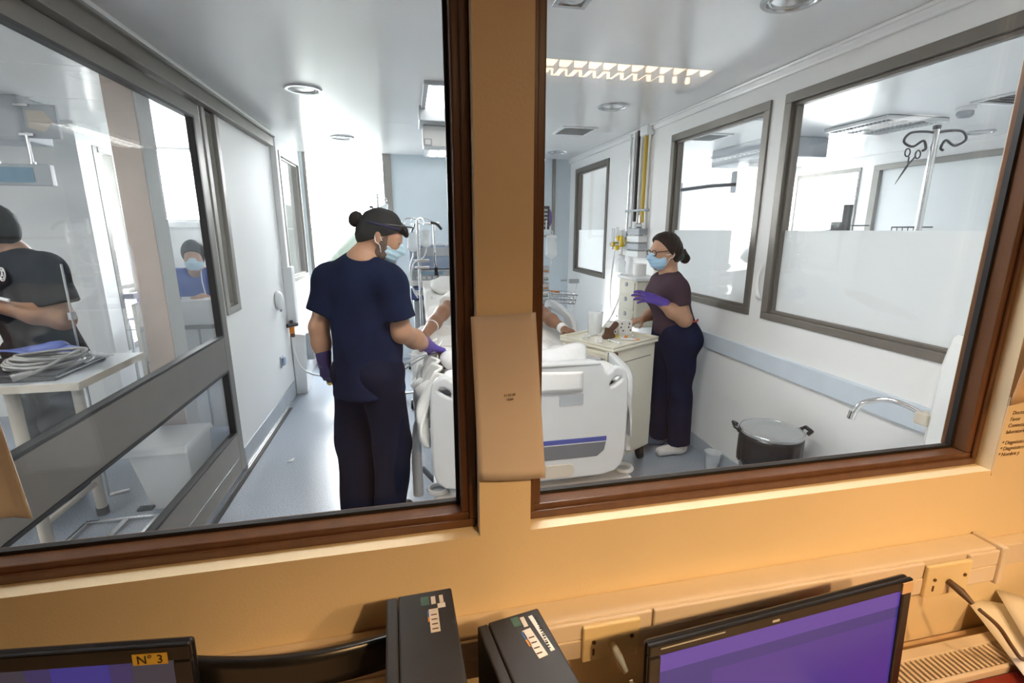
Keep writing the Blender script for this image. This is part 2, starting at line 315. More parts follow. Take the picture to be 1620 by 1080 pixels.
def sdf(prims, h, k=0.03, cuts=(), carve=(), disp=None):
    lo = np.min([_bb(p)[0] for p in prims], 0) - 3 * h - 0.01; hi = np.max([_bb(p)[1] for p in prims], 0) + 3 * h + 0.01
    n = np.ceil((hi - lo) / h).astype(int) + 1
    ax = [lo[i] + h * np.arange(n[i]) for i in range(3)]
    D = np.full(n, 1.0, np.float32)
    for p in prims:
        kk = p[5] if p[0] == 'c' else p[4]; kk = k if kk is None else kk
        a, b = _bb(p); m = kk + 2 * h
        i0 = np.clip(((a - m - lo) / h).astype(int), 0, n); i1 = np.clip(((b + m - lo) / h).astype(int) + 2, 0, n)
        if np.any(i1 <= i0): continue
        sl = tuple(slice(i0[i], i1[i]) for i in range(3))
        X, Y, Z = np.meshgrid(*[ax[i][sl[i]] for i in range(3)], indexing='ij', sparse=True)
        d = _eval(p, X, Y, Z); o = D[sl]; hh = np.maximum(kk - np.abs(o - d), 0) / kk
        D[sl] = np.minimum(o, d) - hh * hh * kk * 0.25
    X, Y, Z = np.meshgrid(*ax, indexing='ij', sparse=True)
    if disp is not None: D = D + disp(X, Y, Z)
    for (pt, nn) in cuts: D = np.maximum(D, (X - pt[0]) * nn[0] + (Y - pt[1]) * nn[1] + (Z - pt[2]) * nn[2])
    for p in carve: D = np.maximum(D, -_eval(p, X, Y, Z))
    for i in range(3):
        for e in (0, -1):
            s_ = [slice(None)] * 3; s_[i] = e; D[tuple(s_)] = 1.0
    S = D < 0; c = tuple(x - 1 for x in n)
    acc = np.zeros(c + (3,), np.float32); cnt = np.zeros(c, np.float32)
    cor = [(i, j, l) for i in (0, 1) for j in (0, 1) for l in (0, 1)]
    g = lambda A, o: A[o[0]:o[0] + c[0], o[1]:o[1] + c[1], o[2]:o[2] + c[2]]
    for a in cor:
        for d in range(3):
            if a[d]: continue
            b = list(a); b[d] = 1
            da, db = g(D, a), g(D, b); x = (da < 0) != (db < 0)
            t = np.where(x, da / np.where(x, da - db, 1), 0)
            for e in range(3): acc[..., e] += np.where(x, a[e] + (t if e == d else 0), 0)
            cnt += x
    act = cnt > 0; idx = -np.ones(c, np.int64); idx[act] = np.arange(act.sum())
    P = np.argwhere(act) + acc[act] / cnt[act][:, None]; V = lo + P * h
    F = []
    for d in range(3):
        s0 = [slice(None)] * 3; s1 = [slice(None)] * 3; s0[d] = slice(0, -1); s1[d] = slice(1, None)
        e = np.argwhere(S[tuple(s0)] != S[tuple(s1)]); ins = S[tuple(s0)][tuple(e.T)]
        u, v = (d + 1) % 3, (d + 2) % 3; q = []
        for du, dv in ((0, 0), (-1, 0), (-1, -1), (0, -1)):
            x = e.copy(); x[:, u] += du; x[:, v] += dv; q.append(idx[tuple(x.T)])
        q = np.stack(q, 1); q[~ins] = q[~ins][:, ::-1]; F.append(q)
    F = np.concatenate(F); F = F[(F >= 0).all(1)]
    me = bpy.data.meshes.new('tmp'); me.vertices.add(len(V)); me.vertices.foreach_set('co', V.astype(np.float32).ravel())
    me.loops.add(F.size); me.loops.foreach_set('vertex_index', F.astype(np.int32).ravel())
    me.polygons.add(len(F)); me.polygons.foreach_set('loop_start', np.arange(0, F.size, 4, dtype=np.int32)); me.polygons.foreach_set('loop_total', np.full(len(F), 4, np.int32))
    me.update(calc_edges=True); me.validate(); return me
def folds(amp, seed, freq=26, tilt=(0.3, 0.2, 1)):
    rs = np.random.RandomState(seed); ks = []
    for i in range(5):
        kx = (A_(tilt) + rs.normal(0, .5, 3)); kx = kx / np.linalg.norm(kx) * freq * (0.6 + rs.rand()); ks.append((kx, rs.rand() * 6.28))
    def f(X, Y, Z):
        o = 0
        for kx, ph in ks:
            o = o + np.sin(kx[0] * X + kx[1] * Y + kx[2] * Z + ph + 0.8 * np.sin(9 * X + 7 * Y + ph))
        return (amp / 2.2) * o
    return f
def soft(name, me, m, parent, smooth=0): return link_mesh(name, me, m, parent, smooth=0)
def subm(name, me, m, par): return link_mesh(name, me, m, par, smooth=0)

def hand(wr, d, n, s, size=1.0, curl=(20, 25, 20), spread=1.0, thumb=0.5, r=1.0):
    """palm + five fingers; d finger direction, n palm side, s=+1/-1 thumb side"""
    d = nrm(d); n = A_(n) - d * np.dot(n, d); n = nrm(n); t = np.cross(d, n) * s; wr = A_(wr); P = []; S = size
    for i, off in enumerate((0.030, 0.010, -0.010, -0.029)):
        kn = wr + d * S * (0.090 - 0.006 * abs(i - 1)) + t * off * S
        P.append(cap(wr + t * off * 0.55 * S + d * 0.012 * S, kn, 0.0155 * S * r, 0.012 * S * r, k=0.012 * S))
        L = (0.072, 0.080, 0.074, 0.058)[i] * S; dd = d + t * off * 3.0 * spread; a = kn; an = 0; rr = (0.0095, 0.0098, 0.0093, 0.0082)[i] * S * r
        for j, (fr, c) in enumerate(zip((0.46, 0.31, 0.23), curl)):
            an += R(c + (4 * i if j == 0 else 0)); dv = nrm(nrm(dd) * math.cos(an) + n * math.sin(an)); b = a + dv * L * fr
            P.append(cap(a, b, rr * (1 - .08 * j), rr * (1 - .08 * (j + 1)), k=0.004 * S)); a = b
    a = wr + d * 0.028 * S + t * 0.026 * S; P.append(cap(wr + d * 0.012 * S + t * 0.012 * S, a, 0.016 * S * r, 0.0145 * S * r, k=0.012 * S))
    dv = nrm(d * 0.65 + t * 0.75 + n * thumb); b = a + dv * 0.042 * S; P.append(cap(a, b, 0.0135 * S * r, 0.011 * S * r, k=0.008 * S))
    dv = nrm(d * 0.85 + t * 0.35 + n * (thumb + .2)); P.append(cap(b, b + dv * 0.030 * S, 0.0108 * S * r, 0.0085 * S * r, k=0.005 * S))
    return P
class Head:
    def __init__(s, c, f, up=(0, 0, 1), sc=1.0):
        s.c = A_(c); s.f = nrm(f); u = A_(up) - s.f * np.dot(up, s.f); s.u = nrm(u); s.r = np.cross(s.f, s.u); s.s = sc
        s.ax = [s.r, s.f, s.u]
    def p(s, r, f, u): return s.c + s.s * (s.r * r + s.f * f + s.u * u)
    def e(s, r, f, u, rad, k=None): return ell(s.p(r, f, u), A_(rad) * s.s, s.ax, k)
    def prims(s, neck):
        P = [s.e(0, -.004, .022, (.075, .097, .097)), s.e(0, .034, -.055, (.056, .060, .062), .03), s.e(0, .072, -.098, (.022, .020, .020), .03), s.e(0, .070, -.005, (.052, .030, .045), .03),
             cap(s.p(0, .092, .012), s.p(0, .114, -.028), .009 * s.s, .013 * s.s, k=.012), s.e(0, .092, -.062, (.024, .014, .012), .012),
             s.e(0, .083, .028, (.055, .014, .010), .012)]
        for q in (-1, 1):
            P += [s.e(q * .073, -.008, -.010, (.009, .020, .032), .008), s.e(q * .078, -.014, .004, (.008, .016, .022), .006), s.e(q * .035, .068, -.030, (.022, .022, .022), .025)]
        P.append(cap(s.p(0, -.03, -.05), neck, .054 * s.s, .060 * s.s, k=.035))
        return P
    def eyes(s, par):
        for q in (-1, 1): subm('eye', sdf([s.e(q * .032, .088, .0, (.014, .008, .008))], .003, .002), 'eye_dark', par)
    def mask(s, m, par):
        P = [s.e(0, .048, -.052, (.066, .070, .068)), cap(s.p(0, .105, -.005), s.p(0, .124, -.03), .014 * s.s, .018 * s.s, k=.03)]
        n1 = -s.f; pt = s.p(0, .030, 0)
        pl = lambda X, Y, Z: 0.0014 * np.sin(((X - s.c[0]) * s.u[0] + (Y - s.c[1]) * s.u[1] + (Z - s.c[2]) * s.u[2]) * 240)
        nb = nrm(s.u * 0.95 + s.f * 0.05)
        o = subm('face_mask', sdf(P, .004, .02, cuts=[(pt, n1), (s.p(0, .1, .006), nb)], disp=pl), m, par)
        for q in (-1, 1):
            for uu in (-.012, -.088):
                P_ = smoothpath([s.p(q * .060, .040, uu), s.p(q * .076, .012, -.010 + uu * .35), s.p(q * .082, -.012, .012 if uu > -.05 else -.03), s.p(q * .078, -.028, .004)], 4)
                sub('mask_strap', MB().tube(P_, .0022, 6), 'tube_white', par, smooth=60)
        return o
    def hair(s, m, par, thick=.012, cutn=(0.75, 0.62), off=.048, extra=(), back=-.075, name='hair'):
        P = [s.e(0, -.006, .024, (.075 + thick, .097 + thick, .097 + thick)), s.e(0, -.045, -.035, (.062, .055, .055), .03)] + list(extra)
        n1 = nrm(s.f * cutn[0] - s.u * cutn[1])
        d = lambda X, Y, Z: 0.0012 * np.sin(180 * ((X - s.c[0]) * s.f[0] + (Y - s.c[1]) * s.f[1] + (Z - s.c[2]) * s.f[2]) + 90 * Z)
        return subm(name, sdf(P, .005, .02, cuts=[(s.p(0, off, 0), n1)], disp=d), m, par)


# ------------------------------------------------------------------ room shell
XL, XR, YN, YB, ZC = -1.166, 2.043, 0.92, 6.10, 2.45
X1L, X1R, X2L, X2R, ZS, ZT = -1.25, 0.107, 0.205, 1.352, 1.033, 2.25
YF = 0.80
m = MB()
for x0, x1, z0, z1 in ((-3.0, 3.0, 0, ZS), (-3.0, 3.0, ZT, 2.6), (-3.0, X1L, ZS, ZT), (X1R, X2L, ZS, ZT), (X2R, 3.0, ZS, ZT)): m.box(x0, x1, YF, YN, z0, z1)
struct('wall_front', m, 'station_paint')
struct('wall_front_lining', MB().box(-6.0, 6.0, YN, YN + .004, 0, ZS - .01).box(X2R + .012, 6, YN, YN + .004, ZS - .01, 2.45).box(X1R - .01, X2L + .01, YN, YN + .004, ZS - .01, ZC).box(-6, X1L - .012, YN, YN + .004, ZS - .01, ZC), 'room_paint')
struct('wall_station_back', MB().box(-3, 3, -2.72, -2.6, 0, 2.6), 'station_dark')
struct('wall_station_left', MB().box(-3.1, -3.0, -2.6, YF, 0, 2.6), 'station_dark')
struct('wall_station_right', MB().box(3.0, 3.1, -2.6, YF, 0, 2.6), 'station_dark')
struct('floor_station', MB().box(-3, 3, -2.6, YF, -.1, 0), 'station_vinyl')
struct('ceiling_station', MB().box(-3, 3, -2.6, YF, 2.45, 2.6), 'station_dark')
struct('floor', MB().box(-5.0, 6.0, YN, 6.25, -.1, 0), 'vinyl')
struct('ceiling', MB().box(XL - .1, XR + .1, YN, 6.25, ZC, ZC + .15), 'ceiling_paint')
# near windows: brown aluminium frames, rubber gasket, grey inner stop, clear pane
def near_window(n, x0, x1):
    r = sroot('window_%d' % n); z0, z1 = ZS, ZT
    fw = .030; gw = .012
    for nm, a in (('frame_rail', (x0, x1, .838, .90, z0, z0 + fw)), ('frame_rail', (x0, x1, .838, .90, z1 - fw, z1)), ('frame_stile', (x0, x0 + fw, .8385, .9, z0 + fw, z1 - fw)), ('frame_stile', (x1 - fw, x1, .8385, .9, z0 + fw, z1 - fw))):
        build(nm, MB().box(*a), 'brown_frame', r, bevel=.003)
    for nm, a in (('frame_bead', (x0 + .003, x1 - .003, .832, .8385, z0 + .001, z0 + .018)), ('frame_bead', (x0 + .001, x0 + .016, .832, .8385, z0 + .018, z1 - .02)), ('frame_bead', (x1 - .016, x1 - .001, .832, .8385, z0 + .018, z1 - .02))):
        build(nm, MB().box(*a), 'brown_frame', r, bevel=.002)
    xa, xb, za, zb = x0 + fw, x1 - fw, z0 + fw, z1 - fw
    g = MB(); t = .007
    for a in ((xa, xb, .872, .884, za, za + t), (xa, xb, .872, .884, zb - t, zb), (xa, xa + t, .872, .884, za + t, zb - t), (xb - t, xb, .872, .884, za + t, zb - t)): g.box(*a)
    build('gasket', g, 'gasket', r)
    build('glass_pane', MB().box(xa, xb, .885, .891, za, zb), 'near_glass', r)
near_window(1, X1L, X1R); near_window(2, X2L, X2R)

# right wall with three framed openings that have frosted film below eye level
W = [(1.05, 2.465), (2.575, 3.645), (4.865, 5.885)]; zb0, zt0 = 1.085, 2.31
m = MB(); m.box(XR, XR + .1, YN, 6.25, 0, zb0).box(XR, XR + .1, YN, 6.25, zt0, ZC)
ys = [YN] + [v for p in W for v in p] + [6.25]
for i in range(0, len(ys), 2): m.box(XR, XR + .1, ys[i], ys[i + 1], zb0, zt0)
struct('wall_right', m, 'room_paint')
def side_window(n, X, y0, y1, z0, z1, sgn, film_top=None, fm='bronze', fw=.05):
    r = sroot('window_%d' % n); a0, a1 = sorted((X - sgn * .012, X + sgn * .07))
    for nm, b in (('frame_rail', (y0, y1, z0, z0 + fw * .8)), ('frame_rail', (y0, y1, z1 - fw, z1)), ('frame_stile', (y0, y0 + fw, z0 + fw * .8, z1 - fw)), ('frame_stile', (y1 - fw, y1, z0 + fw * .8, z1 - fw))):
        build(nm, MB().box(a0, a1, *b), fm, r, bevel=.003)
        q = {0: 1}
    # stepped inner stop
    st = MB(); c0, c1 = sorted((X + sgn * .012, X + sgn * .05)); k = .016
    for b in ((y0 + fw, y1 - fw, z0 + fw * .8, z0 + fw * .8 + k), (y0 + fw, y1 - fw, z1 - fw - k, z1 - fw), (y0 + fw, y0 + fw + k, z0 + fw * .8 + k, z1 - fw - k), (y1 - fw - k, y1 - fw, z0 + fw * .8 + k, z1 - fw - k)): st.box(c0, c1, *b)
    build('glazing_stop', st, fm, r, bevel=.002)
    gx = X + sgn * .03
    build('glass_pane', MB().box(gx - .003, gx + .003, y0 + fw, y1 - fw, z0 + fw * .8, z1 - fw), 'clear_glass', r)
    if film_top: build('frosted_film', MB().box(gx + .0035, gx + .0045, y0 + fw, y1 - fw, z0 + fw * .8, film_top), 'frost_film', r)
    return r
for i, (a, b) in enumerate(W): side_window(3 + i, XR, a, b, zb0, zt0, 1, 1.595)
# trims, baseboards and wall guard
struct('trim_1', MB().box(XR - .028, XR, YN, YB, 2.40, ZC).box(XR - .05, XR, YN, YB, 2.435, ZC), 'ceiling_paint', bevel=.01)
struct('trim_2', MB().box(XL, XL + .03, YN, 4.86, 2.42, ZC), 'ceiling_paint', bevel=.01)
struct('baseboard_right', MB().box(XR - .012, XR, YN, YB, 0, .105), 'baseboard_blue', bevel=.004)
struct('baseboard_left', MB().box(XL, XL + .012, 3.33, 4.86, 0, .155), 'baseboard_blue', bevel=.004)
struct('trim_3', MB().box(XR - .022, XR, YN + .05, 3.9, .785, .895), 'guard_blue', bevel=.006)

# left wall: sliding door leaf in a bronze frame, narrow fixed light, plain wall, far window
m = MB()
XA = XL - .10
m.box(XA, XL, 0.92, 3.33, 2.392, ZC)
m.box(XL - .05, XL, 3.33, 3.36, 0, ZC)
m.box(XL - .05, XL, 3.36, 3.62, 0, 1.06).box(XL - .05, XL, 3.36, 3.62, 2.36, ZC)
m.box(XA, XL, 3.62, 5.16, 0, ZC).box(XA, XL, 5.16, 6.04, 0, 1.08).box(XA, XL, 5.16, 6.04, 2.33, ZC).box(XA, XL, 6.04, 6.25, 0, ZC)
struct('wall_left', m, 'room_paint')
d = sroot('door_1'); X0, X1_ = XL - .03, XL + .012
def dp(n, y0, y1, z0, z1, x0=X0, x1=X1_, mm='bronze', bv=.004): return build(n, MB().box(x0, x1, y0, y1, z0, z1), mm, d, bevel=bv)
dp('top_rail', .95, 3.318, 2.225, 2.30); dp('lock_stile', 3.235, 3.318, .03, 2.225); dp('hinge_stile', .95, 1.02, .03, 2.225)
dp('middle_rail', 1.02, 3.235, .735, .945); dp('bottom_rail', 1.02, 3.235, .03, .30)
for z0, z1, nm in ((.945, 2.225, 'upper'), (.30, .735, 'lower')):
    g = MB()
    for b in ((1.02, 3.235, z0, z0 + .014), (1.02, 3.235, z1 - .014, z1), (1.02, 1.034, z0 + .014, z1 - .014), (3.212, 3.235, z0 + .014, z1 - .014)): g.box(X0 + .006, X1_ + .004, *b)
    build('glazing_bead', g, 'gasket', d, bevel=.002)
    build('glass_pane', MB().box(XL - .012, XL - .006, 1.03, 3.225, z0, z1), 'clear_glass', d)
build('groove_line', MB().box(X1_, X1_ + .0012, .95, 3.2, .135, .139), 'steel', d)
struct('trim_4', MB().box(XL - .01, XL + .055, .92, 4.80, 2.305, 2.392).box(XL - .01, XL + .075, .92, 4.80, 2.378, 2.392), 'bronze', bevel=.004)
struct('trim_5', MB().box(XL + .013, XL + .05, .93, 4.50, 0, .006), 'gasket')
struct('trim_6', MB().box(XL + .020, XL + .024, .93, 4.50, .006, .012).box(XL + .012, XL + .016, 3.34, 4.62, 0, .03), 'steel')
side_window(6, XL, 3.36, 3.62, 1.06, 2.36, -1, fm='grey_frame', fw=.055)
side_window(7, XL, 5.16, 6.04, 1.08, 2.33, -1, fm='grey_frame', fw=.045)
# back wall with a tall glazed opening on the left
m = MB(); bx0, bx1 = -1.13, -.235
m.box(XL, bx0, YB, YB + .12, 0, ZC).box(bx1, XR, YB, YB + .12, 0, ZC).box(bx0, bx1, YB, YB + .12, 0, .62)
struct('wall_back', m, 'blue_paint')
r = sroot('window_8')
build('frame_stile', MB().box(bx1 - .02, bx1 + .075, YB - .03, YB + .05, .62, ZC), 'grey_frame', r, bevel=.004)
build('frame_stile', MB().box(bx0, bx0 + .035, YB - .01, YB + .05, .66, ZC), 'grey_frame', r, bevel=.004)
build('frame_rail', MB().box(bx0, bx1, YB - .02, YB + .05, .62, .66), 'grey_frame', r, bevel=.004)
build('transom', MB().box(bx0 + .035, bx1 - .02, YB, YB + .04, 1.60, 1.615), 'white_plastic', r)
build('glass_pane', MB().box(bx0 + .03, bx1, YB + .02, YB + .026, .66, ZC), 'clear_glass', r)
struct('trim_7', MB().box(1.80, 1.84, YB - .03, YB, 1.48, ZC).box(1.0, 1.80, YB - .012, YB, 1.50, 1.53), 'grey_frame', bevel=.004)
portal('portal_back', (-.68, YB + .16, 1.54), (0, -1, 0), .9, 1.85)

# corridor behind the sliding door
struct('ceiling_corridor', MB().box(-5.0, XA, YN, 6.25, 2.475, 2.6), 'white_plastic')
cp = sroot('ceiling_tiles')
ty = [.93 + .775 * i for i in range(8)]
for i in range(7):
    y1 = min(ty[i + 1], 6.1)
    for x0, x1 in ((-4.4, -3.05), (-3.05, -1.62)):
        build('ceiling_tile', MB().box(x0 + .004, x1 - .004, ty[i] + .004, y1 - .004, 2.45, 2.474), 'ceiling_paint', cp, bevel=.003)
struct('trim_8', MB().box(-1.62, XA, YN, 6.1, 2.44, 2.475), 'white_plastic')
struct('wall_corridor_end', MB().box(-4.6, -2.75, 4.80, 4.92, 0, 2.475), 'room_paint')
struct('wall_corridor_left', MB().box(-4.6, -4.5, YN, 4.8, 0, 2.475), 'room_paint')
m = MB(); m.box(-2.75, -2.60, 4.80, 5.0, 0, 2.475).box(-2.75, -2.60, 5.0, 6.1, 0, .50).box(-2.75, -2.60, 5.0, 6.1, 2.30, 2.475).box(-2.75, -2.6, 5.95, 6.1, .5, 2.3)
struct('wall_corridor_return', m, 'white_plastic')
r = sroot('window_9')
for y0, y1 in ((5.0, 5.07), (5.27, 5.32), (5.9, 5.95)): build('frame_stile', MB().box(-2.68, -2.595, y0, y1, .5, 2.30), 'grey_frame', r, bevel=.004)
for z0, z1, x1 in ((.5, .56, -2.59), (1.06, 1.10, -2.6), (.97, 1.02, -2.52), (2.25, 2.30, -2.59)): build('frame_rail', MB().box(-2.68, x1, 5.07, 5.9, z0, z1), 'grey_frame', r, bevel=.004)
build('glass_pane', MB().box(-2.66, -2.655, 5.07, 5.9, .56, 2.25), 'clear_glass', r); build('daylight_block', MB().box(-2.70, -2.695, 5.34, 5.95, .5, 2.3), 'white_plastic', r)  # opaque sheet behind the glass, added to cut daylight into the corridor
m = MB(); m.box(-2.6, XA, 6.1, 6.25, 0, 1.62).box(-2.6, XA, 6.1, 6.25, 2.43, 2.475).box(-1.40, XA, 6.1, 6.25, 1.62, 2.43)
struct('wall_corridor_far', m, 'room_paint')
r = sroot('window_10')
build('frame_rail', MB().box(-2.6, -1.4, 6.07, 6.14, 1.62, 1.69), 'white_plastic', r, bevel=.004)
build('frame_rail', MB().box(-2.6, -1.4, 6.09, 6.14, 1.69, 1.705), 'grey_frame', r)
build('glass_pane', MB().box(-2.6, -1.4, 6.15, 6.156, 1.69, 2.43), 'clear_glass', r)
m = MB().box(-1.612, -1.460, 3.30, 3.47, 0, 2.475)
pc = struct('trim_9', m, 'room_paint', bevel=.006)
build('column_tan_face', MB().box(-1.614, -1.468, 3.292, 3.30, 0, 2.44), 'column_tan', pc)  # thin tan layer on the front face only
portal('portal_corridor', (-2.0, 6.3, 2.05), (0, -1, 0), 1.2, .75); portal('portal_side', (-2.8, 5.45, 1.4), (1, 0, 0), .95, 1.8)

# neighbouring room seen through the right-hand windows
struct('ceiling_neighbour', MB().box(XR + .1, 5.9, YN, 6.25, ZC, ZC + .15), 'ceiling_paint')
m = MB(); x0, x1 = 5.40, 5.52
m.box(x0, x1, YN, 6.25, 0, 1.05).box(x0, x1, YN, 6.25, 2.33, ZC).box(x0, x1, 4.95, 5.12, 1.05, 2.33).box(x0, x1, 6.12, 6.25, 1.05, 2.33).box(x0, x1, YN, 1.3, 1.05, 2.33)
struct('wall_far_right', m, 'room_paint')
r = sroot('window_11')
for a in ((5.12, 6.12, 2.28, 2.33), (5.12, 6.12, 1.05, 1.10), (6.07, 6.12, 1.1, 2.28), (5.12, 5.15, 1.1, 2.28)): build('frame_bar', MB().box(x0 - .02, x0 + .06, *a), 'grey_frame', r, bevel=.004)
build('glass_pane', MB().box(x0 + .05, x0 + .056, 5.15, 6.07, 1.10, 2.28), 'clear_glass', r)
r = sroot('window_12')
for a in ((1.3, 4.95, 2.27, 2.33), (1.3, 4.95, 1.05, 1.10), (4.87, 4.95, 1.1, 2.27), (3.52, 3.66, 1.1, 2.27), (1.3, 1.38, 1.1, 2.27)): build('frame_bar', MB().box(x0 - .02, x0 + .06, *a), 'grey_frame', r, bevel=.004)
for a in ((3.66, 4.87), (1.38, 3.52)): build('blind_panel', MB().box(x0 + .03, x0 + .036, a[0], a[1], 1.1, 2.27), 'blind_film', r)
struct('wall_neighbour_back', MB().box(XR + .1, 2.55, 6.1, 6.25, 0, ZC).box(2.55, 3.6, 6.1, 6.25, 0, .9).box(2.55, 3.6, 6.1, 6.25, 2.2, ZC).box(3.6, 5.4, 6.1, 6.25, 0, ZC), 'room_paint')
r = sroot('window_13')  # invented opening that lets daylight into the neighbouring room
for a in ((2.55, 3.6, .9, .95), (2.55, 3.6, 2.15, 2.2)): build('frame_rail', MB().box(a[0], a[1], 6.08, 6.15, a[2], a[3]), 'grey_frame', r)
for a in (2.55, 3.55): build('frame_stile', MB().box(a, a + .05, 6.08, 6.15, .95, 2.15), 'grey_frame', r)
build('glass_pane', MB().box(2.6, 3.55, 6.11, 6.116, .95, 2.15), 'clear_glass', r)
portal('portal_neighbour', (3.08, 6.3, 1.55), (0, -1, 0), 1.0, 1.3); portal('portal_far', (5.6, 5.6, 1.7), (-1, 0, 0), 1.0, 1.2); portal('portal_far_blind', (5.6, 3.1, 1.7), (-1, 0, 0), 3.6, 1.2)

# outdoors: yard and a rising bank beyond the back window
struct('ground_outside', MB().box(-40, 40, 6.3, 60, -.6, -.5), 'outdoor_ground')
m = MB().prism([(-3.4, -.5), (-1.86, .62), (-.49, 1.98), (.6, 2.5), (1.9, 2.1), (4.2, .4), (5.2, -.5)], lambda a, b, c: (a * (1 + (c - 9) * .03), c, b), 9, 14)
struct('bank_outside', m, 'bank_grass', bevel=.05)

# ------------------------------------------------------------------ ceiling fittings
def downlight(x, y, label, lit=False):
    t = thing('ceiling_downlight', label, 'ceiling light', (x, y, ZC), 'round recessed ceiling downlights')
    build('trim_ring', MB().lathe([(.112, 0), (.112, -.006), (.104, -.012), (.090, -.010), (.086, 0)], (x, y, ZC), n=32), 'steel', t, smooth=35)
    build('inner_ring', MB().lathe([(.080, -.001), (.080, -.007), (.074, -.008), (.070, -.001)], (x, y, ZC), n=32), 'lamp_off', t, smooth=35)
    build('reflector', MB().lathe([(.086, -.0015), (.05, -.004), (.001, -.006)], (x, y, ZC), n=32), 'reflector', t, smooth=60)
downlight(-.595, 3.452, 'round unlit downlight with chrome ring in the room ceiling, nearest above the man in navy')
downlight(-.57, 5.097, 'round downlight washed out by the glare of the tall back window')
downlight(1.465, 3.468, 'round unlit downlight in the room ceiling above the bed foot, beside the air vent')
downlight(1.464, 1.80, 'round downlight at the very front of the room ceiling above the sink side')
downlight(1.685, 5.515, 'round downlight far back in the ceiling behind the air vent')
downlight(5.03, 3.64, 'round downlight in the neighbouring room behind the steel drip pole')
downlight(2.75, 3.50, 'round downlight in the neighbouring room above the farther frosted window')
def vent(x0, x1, y0, y1, label, horiz=True):
    t = thing('air_vent', label, 'vent', ((x0 + x1) / 2, (y0 + y1) / 2, ZC), 'square louvred ceiling air vents')
    z = ZC; f = MB(); k = .03
    for a in ((x0, x1, y0, y0 + k), (x0, x1, y1 - k, y1), (x0, x0 + k, y0 + k, y1 - k), (x1 - k, x1, y0 + k, y1 - k)): f.box(*a, z - .012, z)
    build('frame', f, 'white_plastic', t, bevel=.003)
    build('dark_throat', MB().box(x0 + k, x1 - k, y0 + k, y1 - k, z - .002, z), 'device_dark', t)
    n = 7
    for i in range(n):
        y = y0 + k + (y1 - y0 - 2 * k) * (i + .5) / n
        M = Matrix.Translation((0, y, z - .008)) @ Matrix.Rotation(R(35), 4, 'X')
        build('slat', MB().box(x0 + k, x1 - k, -.013, .013, -.001, .001, M), 'white_plastic', t)
vent(1.315, 1.635, 4.17, 4.51, 'square louvred air vent in the room ceiling above the basket stand')
vent(2.66, 2.95, 4.18, 4.53, 'louvred air vent in the neighbouring ceiling, seen through the farther frosted window')
vent(3.80, 4.15, 2.45, 2.85, 'louvred air vent in the neighbouring ceiling beside the smoke detector')
t = thing('ceiling_panel_light', 'lit white rectangular ceiling light cut off by the brown frame', 'ceiling light', (.28, 3.46, ZC))
f = MB()
for a in ((.13, .43, 3.12, 3.15), (.13, .43, 3.77, 3.80), (.13, .16, 3.15, 3.77), (.40, .43, 3.15, 3.77)): f.box(*a, ZC - .02, ZC)
build('frame', f, 'device_grey', t, bevel=.003); build('diffuser', MB().box(.16, .40, 3.15, 3.77, ZC - .012, ZC - .002), 'lamp_white', t)
t = thing('ceiling_panel_light', 'invented fill light panel on the ceiling just inside the windows, out of view', 'ceiling light', (.45, 1.42, ZC))  # invented light source, brightens the front of the room
f = MB()
for a in ((.12, .78, 1.12, 1.15), (.12, .78, 1.69, 1.72), (.12, .15, 1.15, 1.69), (.75, .78, 1.15, 1.69)): f.box(*a, ZC - .02, ZC)
build('frame', f, 'device_grey', t, bevel=.003); build('diffuser', MB().box(.15, .75, 1.15, 1.69, ZC - .012, ZC - .002), 'fill_bright', t)
t = thing('ceiling_panel_light', 'added fill light panel on the corridor ceiling, out of view', 'ceiling light', (-3.0, 1.9, ZC))  # unseen source added to brighten the corridor
f = MB()
for a in ((-3.4, -2.6, 1.6, 1.63), (-3.4, -2.6, 2.17, 2.20), (-3.4, -3.37, 1.63, 2.17), (-2.63, -2.6, 1.63, 2.17)): f.box(*a, ZC - .02, ZC)
build('frame', f, 'device_grey', t, bevel=.003); build('diffuser', MB().box(-3.37, -2.63, 1.63, 2.17, ZC - .012, ZC - .002), 'fill_bright', t)
t = thing('ceiling_panel_light', 'added fill light panel at the front of the neighbouring ceiling, out of sight', 'ceiling light', (3.6, 1.6, ZC))  # unseen source added to light the frosted film from behind
f = MB()
for a in ((3.2, 4.0, 1.3, 1.33), (3.2, 4.0, 1.87, 1.9), (3.2, 3.23, 1.33, 1.87), (3.97, 4.0, 1.33, 1.87)): f.box(*a, ZC - .02, ZC)
build('frame', f, 'device_grey', t, bevel=.003); build('diffuser', MB().box(3.23, 3.97, 1.33, 1.87, ZC - .012, ZC - .002), 'fill_mid', t)
t = thing('recessed_spotlight', 'small square recessed spotlight with clear cover at the front of the ceiling', 'ceiling light', (.66, 1.95, ZC))
f = MB()
for a in ((.585, .72, 1.89, 1.91), (.585, .72, 2.015, 2.035), (.585, .605, 1.91, 2.015), (.70, .72, 1.91, 2.015)): f.box(*a, ZC - .01, ZC)
build('frame', f, 'steel', t, bevel=.003); build('cover', MB().lathe([(.045, -.003), (.03, -.012), (.001, -.016)], (.652, 1.963, ZC), n=24), 'lamp_off', t, smooth=60)
